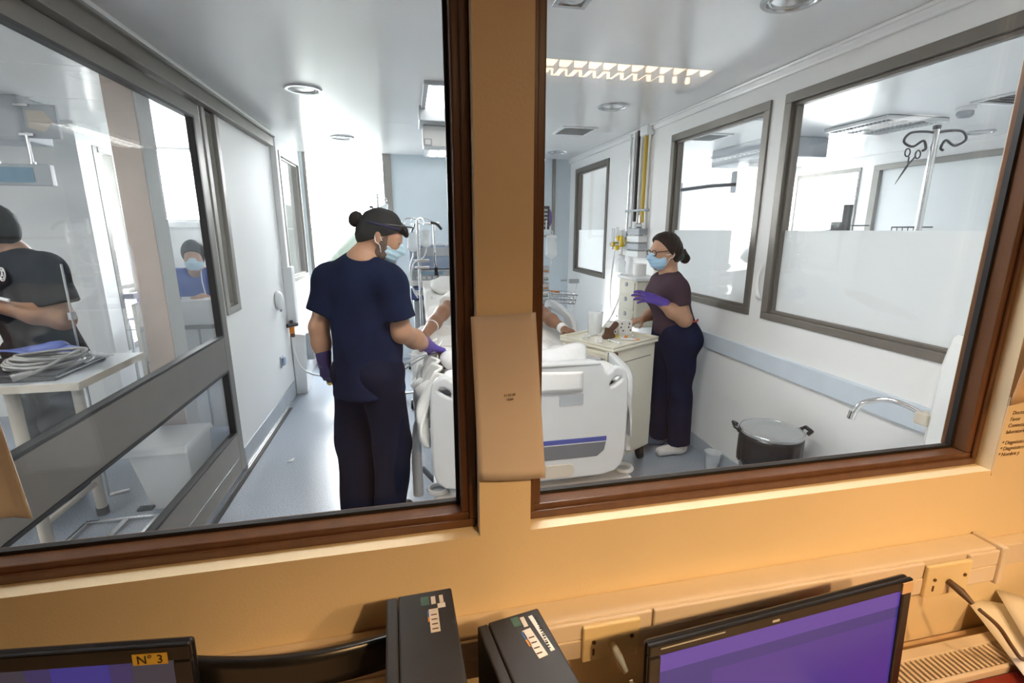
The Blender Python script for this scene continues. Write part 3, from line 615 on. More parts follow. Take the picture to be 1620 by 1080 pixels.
def troffer(name, label, x0, x1, y0, y1, along_y, lampm, nl, z, strips, body='white_plastic', blades=14, bh=.034):
    t = thing(name, label, 'ceiling light', ((x0 + x1) / 2, (y0 + y1) / 2, z), None)
    f = MB(); k = .02
    for a in ((x0, x1, y0, y0 + k), (x0, x1, y1 - k, y1), (x0, x0 + k, y0 + k, y1 - k), (x1 - k, x1, y0 + k, y1 - k)): f.box(*a, z - .03, z)
    build('housing', f.box(x0, x1, y0, y1, z - .004, z), body, t)
    for s in range(strips):
        if along_y: a0 = x0 + .04 + (x1 - x0 - .08) * (s + .18) / strips; a1 = x0 + .04 + (x1 - x0 - .08) * (s + .82) / strips; b0, b1 = y0 + .04, y1 - .04
        else: a0 = y0 + .04 + (y1 - y0 - .08) * (s + .18) / strips; a1 = y0 + .04 + (y1 - y0 - .08) * (s + .82) / strips; b0, b1 = x0 + .04, x1 - .04
        mb = MB()
        if along_y: mb.box(a0, a1, b0, b1, z - .014, z - .010)
        else: mb.box(b0, b1, a0, a1, z - .014, z - .010)
        build('tube_strip', mb, lampm, t)
        for i in range(blades + 1):
            c = b0 + (b1 - b0) * i / blades
            build('louvre', MB().box(a0, a1, c - .003, c + .003, z - bh, z - .014) if along_y else MB().box(c - .003, c + .003, a0, a1, z - bh, z - .014), nl, t)
    return t
troffer('louvre_light', 'square louvred ceiling light with three strips in the neighbouring room', 3.60, 4.18, 3.26, 3.85, True, 'lamp_off', 'reflector', ZC, 3)
troffer('louvre_light', 'louvred ceiling light in the neighbouring room seen through the farther frosted window', 3.60, 4.05, 4.95, 5.50, True, 'lamp_off', 'reflector', ZC, 2)
troffer('louvre_light', 'two-strip ceiling light at the back of the room hidden behind the wall post', .22, .52, 4.75, 6.0, True, 'lamp_white', 'reflector', ZC, 2)
troffer('louvre_light', 'warm louvred ceiling light of the nurse station, mirrored in the window', .35, 1.70, -1.12, -.74, False, 'lamp_warm', 'device_dark', ZC, 2, 'station_dark', 16, .055)
t = thing('ceiling_pendant', 'white boxed service pendant hanging from the ceiling with a square socket below', 'pendant', (.27, 3.9, ZC))
build('top_plate', MB().box(.115, .50, 3.72, 4.05, ZC - .10, ZC), 'device_grey', t, bevel=.006)
build('body', MB().box(.14, .48, 3.86, 4.02, 2.20, ZC - .10), 'white_plastic', t, bevel=.01)
sk = build('socket', MB().box(.145, .205, 3.845, 3.86, 2.205, 2.255), 'device_grey', t, bevel=.004); build('socket_face', MB().box(.155, .195, 3.842, 3.846, 2.213, 2.247), 'white_plastic', sk)
t = thing('smoke_detector', 'round grey smoke detector on the neighbouring room ceiling', 'detector', (3.95, 2.98, ZC))
build('base', MB().lathe([(.06, 0), (.06, -.02), (.05, -.025)], (3.95, 2.98, ZC), n=24), 'white_plastic', t, smooth=40)
build('sensor_dome', MB().lathe([(.048, -.02), (.05, -.05), (.035, -.07), (.001, -.075)], (3.95, 2.98, ZC), n=24), 'device_grey', t, smooth=50)
t = thing('ceiling_equipment', 'grey boxed ceiling supply arm with a hanging device in the neighbouring room', 'supply arm', (3.7, 4.7, ZC))
build('beam', MB().box(3.35, 3.95, 4.15, 5.1, 2.27, 2.45), 'device_grey', t, bevel=.01)
build('knob', MB().cyl((3.95, 4.35, 2.36), (3.98, 4.35, 2.36), .03, n=14), 'device_dark', t)
build('drop_post', MB().cyl((3.55, 4.65, 2.0), (3.55, 4.65, 2.27), .05, n=16), 'white_plastic', t, smooth=40)
hb = build('hanging_box', MB().box(3.40, 3.70, 4.50, 4.80, 1.98, 2.20), 'device_grey', t, bevel=.015); build('box_light', MB().box(3.44, 3.66, 4.49, 4.50, 2.14, 2.16), 'lamp_off', hb)
build('side_arm', MB().tube([(3.4, 4.65, 2.06), (3.1, 4.7, 2.04), (2.8, 4.85, 2.0)], .018), 'device_dark', t)

# ------------------------------------------------------------------ hospital bed
BX, BY = .595, 2.30
t = thing('hospital_bed', 'grey and white hospital bed with moulded footboard, the patient lying on it', 'bed', (BX, 3.4, 0))
def mir(pts): return pts + [(-x, y) for x, y in pts[::-1]]
half = [(0, .935), (.30, .937), (.345, .930), (.375, .905), (.392, .872), (.405, .860), (.420, .868), (.436, .888), (.458, .896), (.49, .885), (.513, .86), (.525, .81), (.530, .70), (.530, .50), (.526, .38), (.510, .325), (.47, .290), (.40, .272), (.20, .270), (0, .270)]
hole = [(.418, .800), (.425, .782), (.445, .790), (.478, .812), (.488, .826), (.478, .838), (.455, .836), (.430, .820)]
me = plate(mir(half), [hole, [(-x, y) for x, y in hole[::-1]]], .045, .012)
me.transform(frame_M((BX, BY, 0), (1, 0, 0), (0, 0, 1)))
fb = link_mesh('footboard', me, 'bed_grey', t, smooth=40)
def fp(poly, y0, y1): return MB().prism(poly, lambda a, b, c: (BX + a, c, b), y0, y1)
build('dark_panel', fp([(-.41, .475), (.41, .475), (.40, .425), (.36, .392), (-.36, .392), (-.40, .425)], BY - .026, BY - .02), 'bed_dark', fb, bevel=.003)
build('blue_stripe', fp([(-.41, .506), (.41, .506), (.41, .480), (-.41, .480)], BY - .027, BY - .02), 'bed_blue', fb)
build('white_stripe', fp([(-.41, .4795), (.41, .4795), (.41, .4755), (-.41, .4755)], BY - .0268, BY - .02), 'white_plastic', fb)
build('grip_pocket', fp(rrect(-.23, .23, .285, .362, .03), BY - .027, BY - .02), 'beige', fb, bevel=.004)
build('name_plate', fp([(.14, .70), (.27, .70), (.27, .76), (.14, .76)], BY - .026, BY - .02), 'device_grey', fb)
# inner lip of the footboard top and the rear face rib
build('top_lip', MB().tube(smoothpath([(BX - .36, BY - .014, .918), (BX, BY - .020, .922), (BX + .36, BY - .014, .918)], 6), .012, 10), 'bed_grey', fb, smooth=60)
build('mattress_deck', MB().box(BX - .46, BX + .46, 2.36, 4.45, .56, .62), 'device_grey', t, bevel=.01)
mt = sdf([cap((BX, 2.47, .69), (BX, 3.45, .69), .075, sq=((1, 0, 0), .16)), cap((BX, 3.45, .69), (BX, 4.38, 1.02), .075, sq=((1, 0, 0), .16))], .02, .05)
soft('mattress', mt, 'device_grey', t)
build('frame_rail', MB().box(BX - .45, BX - .40, 2.4, 4.4, .46, .55).box(BX + .40, BX + .45, 2.4, 4.4, .46, .55), 'bed_grey', t, bevel=.01)
base = build('base_cover', MB().box(BX - .52, BX + .62, 2.34, 2.62, .13, .20).box(BX - .30, BX + .30, 2.6, 4.2, .14, .26).box(BX - .52, BX + .52, 4.15, 4.40, .13, .20), 'bed_grey', t, bevel=.02)
for sx, sy in ((-.50, 2.42), (.60, 2.44), (-.48, 4.32), (.48, 4.32)):
    x = BX + sx
    build('bumper_ring', MB().lathe([(.060, .205), (.062, .215), (.056, .224), (.044, .224), (.038, .214), (.036, .206)], (x, sy, 0), n=24), 'bed_grey', base, smooth=50)
    build('bumper_hub', MB().lathe([(.037, .204), (.036, .210), (.001, .211)], (x, sy, 0), n=20), 'device_grey', base, smooth=50)
    cs = build('caster_fork', MB().cyl((x, sy, .07), (x, sy, .14), .022, n=12).box(x - .03, x + .03, sy - .045, sy + .045, .085, .12), 'device_grey', t, bevel=.005)
    build('caster_wheel', MB().cyl((x - .022, sy, .062), (x + .022, sy, .062), .062, n=24), 'black_matte', cs, smooth=40)
build('lift_column', MB().box(BX - .09, BX + .09, 2.75, 2.95, .25, .56).box(BX - .09, BX + .09, 3.85, 4.05, .25, .56), 'bed_grey', t, bevel=.01)
build('foot_pedal', MB().box(BX + .10, BX + .16, 2.22, 2.36, .15, .17).cyl((BX + .13, 2.3, .15), (BX + .13, 2.3, .08), .01), 'bed_dark', t, bevel=.004)
def side_rail(x, sgn, y0, y1, z1, z0, n):
    L = y1 - y0
    out = [(0, z0 + .06), (.05, z0), (L - .05, z0), (L, z0 + .07), (L, z1 - .10), (L - .07, z1), (L * .55, z1 + .012), (.16, z1 - .02), (.05, z1 - .05), (.005, z1 - .14)]
    hl = [(L * .30, z1 - .075), (L * .80, z1 - .052), (L * .84, z1 - .085), (L * .80, z1 - .115), (L * .34, z1 - .135), (L * .28, z1 - .11)]
    sm = lambda P: [tuple(p[:2]) for p in smoothpath([(a, b, 0) for a, b in P + P[:1]], 5)][:-1]
    me = plate(sm(out), [sm(hl)], .040, .012); me.transform(frame_M((x, y0, 0), (0, 1, 0), (0, 0, 1)))
    return link_mesh('side_rail', me, 'bed_grey', t, smooth=40)
side_rail(BX + .60, 1, 2.40, 3.18, .865, .33, 1)
side_rail(BX + .58, 1, 3.30, 4.10, 1.00, .48, 1)
build('rail_bracket', MB().box(BX + .44, BX + .60, 2.55, 2.6, .48, .52).box(BX + .44, BX + .60, 3.0, 3.05, .48, .52), 'device_grey', t)
build('rail_post', MB().tube(smoothpath([(-.010, 2.58, .10), (-.012, 2.58, .30), (-.005, 2.59, .45), (.03, 2.62, .56), (.12, 2.64, .58)], 5), .030, 14), 'white_plastic', t, smooth=60)
build('lever', MB().tube([(.02, 2.70, .20), (.10, 2.55, .17), (.22, 2.50, .17)], .016, 8), 'bed_dark', t, smooth=60)
# bed linen: fitted sheet, blanket over the legs, pillow
def bed_z(x, y):
    z = .795 if y < 3.4 else .795 + (y - 3.4) * .345
    lg = .12 * math.exp(-((x - .48) / .10) ** 2) + .12 * math.exp(-((x - .75) / .10) ** 2)
    return z + (lg * min(1, max(0, (y - 2.45) / .15)) if y < 3.6 else .0)
def cloth(u, v, x0=.045, x1=1.12, y0=2.37, y1=3.62, drop=.28):
    s = (u - .5) * 2; k = .78; x = .595; y = y0 + (y1 - y0) * v; wv = .012 * math.sin(31 * y + 9 * u) + .010 * math.sin(17 * y + 23 * u) + .008 * math.sin(47 * u + 11 * y)
    hw = (x1 - x0) / 2
    if abs(s) < k: return (x + s / k * hw, y, bed_z(x + s / k * hw, y) + wv)
    e = (abs(s) - k) / (1 - k); sg = 1 if s > 0 else -1
    return (x + sg * (hw + .022 + .02 * e + wv * 1.8), y + .02 * math.sin(15 * y) * e, bed_z(x + sg * hw, y) - .01 - e * drop * (1 + .25 * math.sin(8 * y + sg)) + wv)
bl = build('white_blanket', MB().grid(cloth, 70, 60), 'sheet_white', None, smooth=0, solid=.012); tag(bl, 'white crumpled blanket covering the patient\'s legs on the grey bed', 'blanket')
fs = build('bed_sheet', MB().grid(lambda u, v: (.595 + (u - .5) * .98, 3.35 + v * 1.08, .79 + max(0, v - .05) * .37 + .012 * math.sin(20 * u + 25 * v) + .008 * math.sin(45 * u - 17 * v)), 40, 40), 'sheet_white', None, smooth=0, solid=.01)
tag(fs, 'white sheet and absorbent pads over the raised head end of the bed', 'sheet')
pl = soft('pillow', sdf([cap((.30, 4.22, 1.13), (.90, 4.22, 1.13), .13, sq=((0, -.35, 1), 2.0))], .015, disp=folds(.006, 3)), 'sheet_white', None); tag(pl, 'white pillow at the raised head end behind the wall post', 'pillow')
# cloths hanging on the left of the bed by the man
def drape(u, v):
    s = 1 - v; x = .045 + .07 * s - .050 * math.sin(v * PI) * (1 - .3 * u); y = 2.30 + .62 * u + .03 * math.sin(6 * v); z = .885 - .36 * v + .06 * u - .05 * math.sin(5 * u) * v
    return (x + .018 * math.sin(34 * u + 5 * v) + .01 * math.sin(60 * u), y, z + .010 * math.sin(27 * u + 9 * v))
o = build('draped_towel', MB().grid(drape, 50, 36), 'sheet_white', None, smooth=0, solid=.014); tag(o, 'crumpled white towel hanging over the bed edge beside the man in navy', 'towel')
o = soft('plastic_cover', sdf([cap((.18, 2.38, .86), (.95, 2.40, .845), .05, sq=((0, 1, 0), 1.4)), cap((.50, 2.55, .90), (.94, 2.62, .87), .07), cap((.2, 2.6, .9), (.5, 2.55, .9), .06)], .012, .05, disp=folds(.012, 5, 40)), 'plastic_wrap', None)
tag(o, 'crinkled clear white plastic bag lying just behind the footboard', 'plastic bag')
o = build('paper_sheet', MB().grid(lambda u, v: (.60 + .255 * u, 2.268 - .004 * math.sin(3 * u), .78 + .115 * v - .012 * u * v), 8, 6), 'paper_white', None, smooth=40, solid=.001); tag(o, 'white sheet of paper clipped to the outside of the grey footboard', 'paper')
o = build('grey_cloth', MB().grid(lambda u, v: (.06 + .13 * u + .01 * math.sin(20 * v), 2.62 + .20 * v, .872 - .10 * (1 - u) + .012 * math.sin(30 * u + 8 * v)), 20, 20), 'device_dark', None, smooth=0, solid=.012); tag(o, 'dark grey strap lying among the white towels at the bed edge', 'strap')
# loose drip lines over the patient's hand
for i, pts in enumerate(([(-.06, 2.80, .80), (-.04, 2.72, .86), (.05, 2.72, .90), (.12, 2.80, .90), (.18, 2.95, .92)], [(-.03, 2.95, .85), (.02, 2.78, .88), (.10, 2.70, .905), (.20, 2.72, .92)], [(-.06, 2.88, .78), (-.07, 2.76, .80), (.0, 2.70, .86), (.1, 2.75, .90)])):
    o = build('drip_tube', MB().tube(smoothpath(pts, 6), .005, 6), 'tube_white', None, smooth=60); tag(o, ('thin white drip tube crossing over the blanket to the patient\'s hand', 'thin white drip tube curling tightly round the patient\'s wrist', 'thin white drip tube looping lowest over the bed edge by the man in navy')[i], 'tube', 'drip tubes by the hand')

# ------------------------------------------------------------------ people
def arm(P, sh, el, wr, r=(.052, .042, .038, .028), k=.03):
    P += [cap(sh, el, r[0], r[1], k=k), cap(A_(el), A_(el) * .55 + A_(wr) * .45, r[1] * .98, r[2] * 1.05, k=k), cap(A_(el) * .55 + A_(wr) * .45, wr, r[2] * 1.05, r[3], k=k)]
# -- man in navy scrubs at the bedside
root = thing('person', 'man in navy scrubs, black cap and mask leaning to the bed', 'person', (-.25, 2.5, 0))
neck, hc = (-.235, 2.525, 1.455), (-.135, 2.55, 1.568)
H = Head(hc, (.95, .02, -.42), sc=1.02)
shR, shL, elR, elL, wrR, wrL = (-.100, 2.425, 1.345), (-.400, 2.635, 1.345), (-.055, 2.41, 1.10), (-.475, 2.60, 1.105), (.085, 2.60, .975), (-.462, 2.585, .93)
P = H.prims(neck); arm(P, shR, elR, wrR, (.056, .050, .046, .031)); arm(P, shL, elL, wrL, (.056, .048, .044, .031))
rt = A_((.82, -.57, 0)); fw = A_((.57, .82, 0))
hpR, hpL = A_((-.17, 2.44, .86)), A_((-.31, 2.55, .86)); knR, knL = (-.135, 2.46, .48), (-.325, 2.54, .48); akR, akL = (-.17, 2.44, .08), (-.345, 2.55, .08)
P += [cap(neck, shR, .055, .058), cap(neck, shL, .055, .058), cap((-.24, 2.53, 1.28), (-.245, 2.5, .95), .135, .13, sq=(fw, 1.4)), cap(hpR, knR, .075, .055), cap(knR, akR, .05, .04), cap(hpL, knL, .075, .055), cap(knL, akL, .05, .04)]
P += hand(wrR, (.8, .6, -.45), (.3, .1, -1), 1, .98, (30, 30, 20)) + hand(wrL, (.03, .12, -1), (.6, .7, 0.1), -1, .98, (25, 30, 25))
body = soft('body', sdf(P, .0085, .03), 'skin_tan', root); H.eyes(body)
shirt = [cap(shL, shR, .076, k=.06), cap(A_(neck) + (0, 0, -.035), shR, .060, .076, k=.05), cap(A_(neck) + (0, 0, -.035), shL, .060, .076, k=.05),
         cap((-.245, 2.535, 1.30), (-.24, 2.51, 1.05), .178, .172, sq=(fw, 1.45), k=.06), cap((-.24, 2.51, 1.05), (-.235, 2.495, .78), .172, .205, sq=(fw, 1.35), k=.06),
         cap(shR, (-.066, 2.413, 1.165), .074, .090, k=.04, flat=True), cap(shL, (-.455, 2.612, 1.175), .074, .088, k=.04, flat=True)]
soft('scrub_top', sdf(shirt, .0085, .05, cuts=[((-.24, 2.5, .775), (.10, 0, -1))], carve=[ell(A_(neck) + A_((.03, .02, .045)), (.075, .075, .05))], disp=folds(.006, 11, 24, (.5, .2, .8))), 'navy', root)
tr = [cap(hpR + (0, 0, .03), hpL + (0, 0, .03), .118, k=.05), cap(hpR, knR, .118, .096, k=.03), cap(knR, akR, .096, .090, k=.03, flat=True), cap(hpL, knL, .118, .098, k=.03), cap(knL, akL, .098, .092, k=.03, flat=True)]
soft('trousers', sdf(tr, .010, .03, disp=folds(.007, 12, 22, (.4, .4, .8))), 'navy_trouser', root)
for a, dv in ((akR, (.09, .13)), (akL, (.08, .15))): soft('shoe', sdf([cap((a[0], a[1], .055), (a[0] + dv[0], a[1] + dv[1], .04), .048, .04), cap((a[0], a[1], .09), (a[0], a[1], .05), .05)], .008, cuts=[((0, 0, .002), (0, 0, -1))]), 'black_matte', root)
soft('glove', sdf([cap(A_(wrR) - A_((.035, .045, -.032)), wrR, .041, .035)] + hand(wrR, (.8, .6, -.45), (.3, .1, -1), 1, 1.04, (30, 30, 20), r=1.1), .0045, .01), 'glove_purple', root)
soft('glove', sdf([cap(A_(wrL) + (0, 0, .04), wrL, .040, .036)] + hand(wrL, (.03, .12, -1), (.6, .7, 0.1), -1, 1.03, (25, 30, 25), r=1.1), .0045, .01), 'glove_dark', root)
cp = soft('surgical_cap', sdf([H.e(0, -.008, .030, (.088, .110, .104)), H.e(0, -.06, -.02, (.070, .055, .060), .03)], .005, .02, cuts=[(H.p(0, .075, .055), nrm(H.f * .62 - H.u * .78))], disp=folds(.003, 4, 60)), 'cap_black', root)
subm('hair_bun', sdf([H.e(0, -.135, .028, (.034, .034, .040))], .005), 'hair_black', body)
subm('hair_fringe', sdf([H.e(0, .070, .072, (.058, .034, .026)), cap(H.p(0, .098, .072), H.p(.02, .112, .050), .016, .010)], .005, .02, disp=folds(.003, 8, 90)), 'hair_black', body)
subm('beard', sdf([H.e(q * .050, .030, -.062, (.018, .038, .046)) for q in (-1, 1)] + [H.e(q * .066, .022, -.012, (.010, .016, .040)) for q in (-1, 1)], .005, .02), 'beard', body)
H.mask('mask_blue', body)
st = [H.p(.0865 * math.cos(a), -.006 + .108 * math.sin(a), .052 + .018 * math.sin(a)) for a in np.linspace(0, 2 * PI, 33)[:-1]]
gg = build('headlamp_strap', MB().tube(st, .0055, 8, True), 'strap_navy', root, smooth=60)
for q in (-1, 1):
    c = H.p(q * .032, .128, .098); build('raised_glasses_rim', MB().tube([c + H.s * (H.r * .028 * math.cos(a) + H.u * .020 * math.sin(a)) for a in np.linspace(0, 2 * PI, 17)[:-1]], .0035, 6, True), 'black_plastic', gg, smooth=60)
    build('raised_glasses_arm', MB().tube([H.p(q * .060, .128, .100), H.p(q * .080, .06, .080), H.p(q * .086, .0, .060)], .003, 6), 'black_plastic', gg, smooth=60)

# -- nurse in maroon top at the cart
root = thing('person', 'woman in maroon scrub top and navy trousers raising a purple-gloved hand', 'person', (1.82, 3.0, 0))
neck, hc = (1.718, 3.0, 1.315), (1.683, 2.995, 1.455)
H = Head(hc, (-1, -.05, -.10), sc=.98)
shL, shR, elL, elR, wrL, wrR = (1.715, 2.875, 1.235), (1.74, 3.125, 1.235), (1.770, 2.838, 1.015), (1.74, 3.18, 1.02), (1.575, 2.845, 1.148), (1.615, 3.12, .975)
P = H.prims(neck); arm(P, shL, elL, wrL, (.047, .046, .042, .027)); arm(P, shR, elR, wrR, (.046, .042, .036, .026))
fw = A_((-1, 0, 0)); hpL, hpR = A_((1.815, 2.925, .83)), A_((1.805, 3.075, .83)); knL, knR = (1.845, 2.935, .46), (1.785, 3.08, .46); akL, akR = (1.862, 2.93, .08), (1.80, 3.10, .08)
P += [cap(neck, shR, .045, .05), cap(neck, shL, .045, .05), cap((1.735, 3, 1.18), (1.79, 3, .9), .11, .115, sq=(fw, 1.2)), cap(hpR, knR, .075, .05), cap(knR, akR, .046, .035), cap(hpL, knL, .075, .05), cap(knL, akL, .046, .035)]
hd = ((-.86, .12, .26), (-.18, .72, -.68))
P += hand(wrL, *hd, -1, .95, (12, 22, 18)) + hand(wrR, (-.9, -.15, -.10), (0, .1, -1), 1, .95, (20, 25, 20))
body = soft('body', sdf(P, .0085, .03), 'skin_warm', root); H.eyes(body)
shirt = [cap(shL, shR, .058, k=.05), cap(A_(neck) + (.005, 0, -.045), shR, .044, .060, k=.05), cap(A_(neck) + (.005, 0, -.045), shL, .044, .060, k=.05),
         cap((1.725, 3.0, 1.20), (1.765, 3.0, 1.04), .135, .132, sq=(fw, 1.12), k=.06), ell((1.655, 2.93, 1.16), (.06, .065, .07), k=.05), ell((1.655, 3.07, 1.16), (.06, .065, .07), k=.05), cap((1.765, 3.0, 1.04), (1.80, 3.0, .93), .134, .150, sq=(fw, 1.12), k=.06),
         cap(shL, (1.745, 2.855, 1.105), .058, .072, k=.04, flat=True), cap(shR, (1.74, 3.155, 1.105), .058, .072, k=.04, flat=True)]
soft('scrub_top', sdf(shirt, .008, .05, cuts=[((1.78, 3, .925), (.25, 0, -1))], carve=[ell(A_(neck) + A_((-.04, 0, .03)), (.06, .055, .05))], disp=folds(.005, 21, 28, (.5, .3, .7))), 'maroon', root)
tr = [cap((1.79, 2.97, .96), (1.79, 3.03, .96), .130, .130, sq=(fw, 1.05), k=.05), cap(hpR + (.0, 0, .04), hpL + (.0, 0, .04), .128, k=.06), ell((1.875, 2.98, .85), (.09, .13, .13), k=.05), cap(hpR, knR, .112, .080, k=.03), cap(knR, akR, .080, .076, k=.02, flat=True), cap(hpL, knL, .112, .080, k=.03), cap(knL, akL, .080, .078, k=.02, flat=True)]
soft('trousers', sdf(tr, .009, .03, disp=folds(.006, 22, 24)), 'nurse_navy', root)
build('drawstring', MB().tube([(1.84, 2.845, 1.0), (1.87, 2.862, .995), (1.895, 2.88, 1.005)], .007, 6), 'red', root, smooth=60)
soft('shoe', sdf([cap((akL[0] + .02, akL[1], .05), (akL[0] - .15, akL[1] - .01, .035), .042, .034), cap(akL, (akL[0], akL[1], .05), .046)], .007, cuts=[((0, 0, .002), (0, 0, -1))]), 'shoe_white', root)
soft('shoe', sdf([cap((akR[0] + .02, akR[1], .05), (akR[0] - .14, akR[1] + .01, .035), .042, .034), cap(akR, (akR[0], akR[1], .05), .046)], .007, cuts=[((0, 0, .002), (0, 0, -1))]), 'shoe_blue', root)
soft('glove', sdf([cap(A_(wrL) + A_((.045, 0, -.022)), wrL, .036, .031)] + hand(wrL, *hd, -1, 1.06, (6, 22, 20), 1.9, .5, 1.0), .0042, .01), 'glove_purple', root)
H.mask('mask_bright', body)
H.hair('hair_brown', body, .014, (.80, .52), .014, [H.e(0, -.07, -.01, (.07, .05, .06), .03), H.e(0, .02, .085, (.06, .06, .03), .03)])
subm('hair_bun', sdf([H.e(0, -.150, -.058, (.042, .034, .036)), cap(H.p(0, -.15, -.05), H.p(.01, -.158, .0), .014, .004)], .005, disp=folds(.003, 9, 80)), 'hair_brown', body)
subm('hair_tie', sdf([H.e(0, -.122, -.048, (.032, .020, .032))], .005), 'teal', body)
for q in (-1, 1):
    c = H.p(q * .033, .106, .004); gl = build('glasses_rim', MB().tube([c + H.s * (H.r * .026 * math.cos(a) + H.u * .019 * math.sin(a)) for a in np.linspace(0, 2 * PI, 17)[:-1]], .003, 6, True), 'black_plastic', body, smooth=60)
    build('glasses_arm', MB().tube([H.p(q * .060, .102, .010), H.p(q * .078, .04, .012), H.p(q * .080, -.01, .008)], .0025, 6), 'black_plastic', body, smooth=60)

# -- man in a black shirt behind the equipment table
root = thing('person', 'man in a black short-sleeved shirt and mask behind the cable table', 'person', (-2.1, 3.2, 0))
neck, hc = (-2.125, 3.20, 1.475), (-2.175, 3.15, 1.60)
H = Head(hc, (-.97, -.22, -.10), sc=1.06)
shL, shR, elL, elR, wrL, wrR = (-1.945, 3.10, 1.385), (-2.27, 3.30, 1.385), (-1.895, 3.08, 1.115), (-2.36, 3.18, 1.13), (-2.09, 2.95, 1.215), (-2.22, 2.96, 1.23)
fw = A_((-.6, -.8, 0))
P = H.prims(neck); arm(P, shL, elL, wrL, (.058, .056, .050, .033)); arm(P, shR, elR, wrR, (.056, .05, .045, .031))
hpL, hpR = A_((-2.03, 3.15, .90)), A_((-2.20, 3.27, .90)); knL, knR = (-2.04, 3.12, .50), (-2.23, 3.24, .50); akL, akR = (-2.06, 3.16, .08), (-2.24, 3.28, .08)
P += [cap(neck, shR, .055, .058), cap(neck, shL, .055, .058), cap((-2.11, 3.2, 1.28), (-2.11, 3.21, .95), .13, sq=(fw, 1.3)), cap(hpR, knR, .08, .06), cap(knR, akR, .05, .04), cap(hpL, knL, .08, .06), cap(knL, akL, .05, .04)]
P += hand(wrL, (-.75, -.35, .25), (-.3, .1, -.9), -1, 1.0, (25, 30, 25)) + hand(wrR, (.5, -.6, .1), (.1, .2, -.9), 1, 1.0, (30, 30, 25))
body = soft('body', sdf(P, .010, .03), 'skin_tan', root); H.eyes(body)
shirt = [cap(shL, shR, .088, k=.06), cap(A_(neck) + (0, 0, -.04), shR, .062, .09, k=.05), cap(A_(neck) + (0, 0, -.04), shL, .062, .09, k=.05), cap((-2.105, 3.19, 1.30), (-2.10, 3.20, 1.08), .185, .185, sq=(fw, 1.4), k=.06), cap((-2.10, 3.20, 1.08), (-2.07, 3.21, .86), .185, .215, sq=(fw, 1.3), k=.06),
         cap(shL, (-1.905, 3.085, 1.20), .085, .095, k=.04, flat=True), cap(shR, (-2.33, 3.22, 1.20), .085, .095, k=.04, flat=True)]
sh = soft('shirt', sdf(shirt, .010, .05, cuts=[((-2.1, 3.2, .84), (0, 0, -1))], carve=[ell(A_(neck) + A_((-.02, -.03, .04)), (.07, .07, .05))], disp=folds(.006, 31, 24)), 'black_cloth', root)
soft('trousers', sdf([cap(hpR, hpL, .13, k=.05), cap(hpR, knR, .115, .09), cap(knR, akR, .09, .085, flat=True), cap(hpL, knL, .115, .09), cap(knL, akL, .09, .085, flat=True)], .012, .03, disp=folds(.006, 32, 24)), 'black_cloth', root)
for a in (akL, akR): soft('shoe', sdf([cap((a[0], a[1], .055), (a[0] - .1, a[1] - .13, .04), .048, .04), cap((a[0], a[1], .09), (a[0], a[1], .05), .05)], .01, cuts=[((0, 0, .002), (0, 0, -1))]), 'black_matte', root)
H.mask('mask_blue', body); H.hair('hair_black', body, .010, (.80, .50), .055)
# round crest on the chest
bc = A_((-2.085, 3.020, 1.372)); bM = frame_M(bc, (.80, -.60, 0), (0, .12, 1))
cb = build('crest_ring', MB().tube([(.034 * math.cos(a), .034 * math.sin(a), 0) for a in np.linspace(0, 2 * PI, 25)[:-1]], .0032, 6, True).xf(bM), 'paper_white', sh, smooth=60)
build('crest_mark', MB().tube([(-.013, -.016, 0), (-.003, .012, 0), (0, .020, 0)], .002, 6).tube([(.013, -.016, 0), (.003, .012, 0), (0, .020, 0)], .002, 6).tube([(-.009, -.006, 0), (.009, -.006, 0)], .002, 6).tube([(-.018, -.018, 0), (0, -.024, 0), (.018, -.018, 0)], .002, 6).tube([(-.016, .016, 0), (-.008, .024, 0), (.008, .024, 0), (.016, .016, 0)], .002, 6).xf(bM), 'paper_white', sh, smooth=60)
o = build('flat_cable', MB().tube(smoothpath([(-2.42, 3.0, 1.36), (-2.25, 2.93, 1.33), (-2.13, 2.92, 1.285), (-2.02, 2.93, 1.245)], 6), .009, 8), 'tube_white', root, smooth=60); o.name = 'held_cable'

# -- woman in blue scrubs at the corridor counter
root = thing('person', 'woman in blue scrubs and mask standing behind the white corridor counter', 'person', (-1.71, 4.42, 0))
neck, hc = (-1.715, 4.42, 1.265), (-1.705, 4.39, 1.395)
H = Head(hc, (.22, -.96, -.18), sc=.96)
shL, shR, elL, elR, wrL, wrR = (-1.585, 4.43, 1.215), (-1.86, 4.42, 1.215), (-1.55, 4.40, .98), (-1.895, 4.39, .98), (-1.62, 4.22, 1.085), (-1.80, 4.20, 1.085)
P = H.prims(neck); arm(P, shL, elL, wrL, (.046, .04, .036, .026)); arm(P, shR, elR, wrR, (.046, .04, .036, .026))
P += [cap(neck, shR, .045, .05), cap(neck, shL, .045, .05), cap((-1.72, 4.43, 1.1), (-1.72, 4.44, .85), .12, sq=((0, 1, 0), 1.3)), cap((-1.65, 4.44, .8), (-1.65, 4.44, .1), .08, .04), cap((-1.80, 4.44, .8), (-1.80, 4.44, .1), .08, .04)]
P += hand(wrL, (-.3, -.8, -.05), (0, 0, -1), 1, .95, (20, 25, 20)) + hand(wrR, (.3, -.8, -.05), (0, 0, -1), -1, .95, (20, 25, 20))
body = soft('body', sdf(P, .010, .03), 'skin_warm', root); H.eyes(body); H.mask('mask_blue', body); H.hair('hair_black', body, .012, (.82, .50), .055)
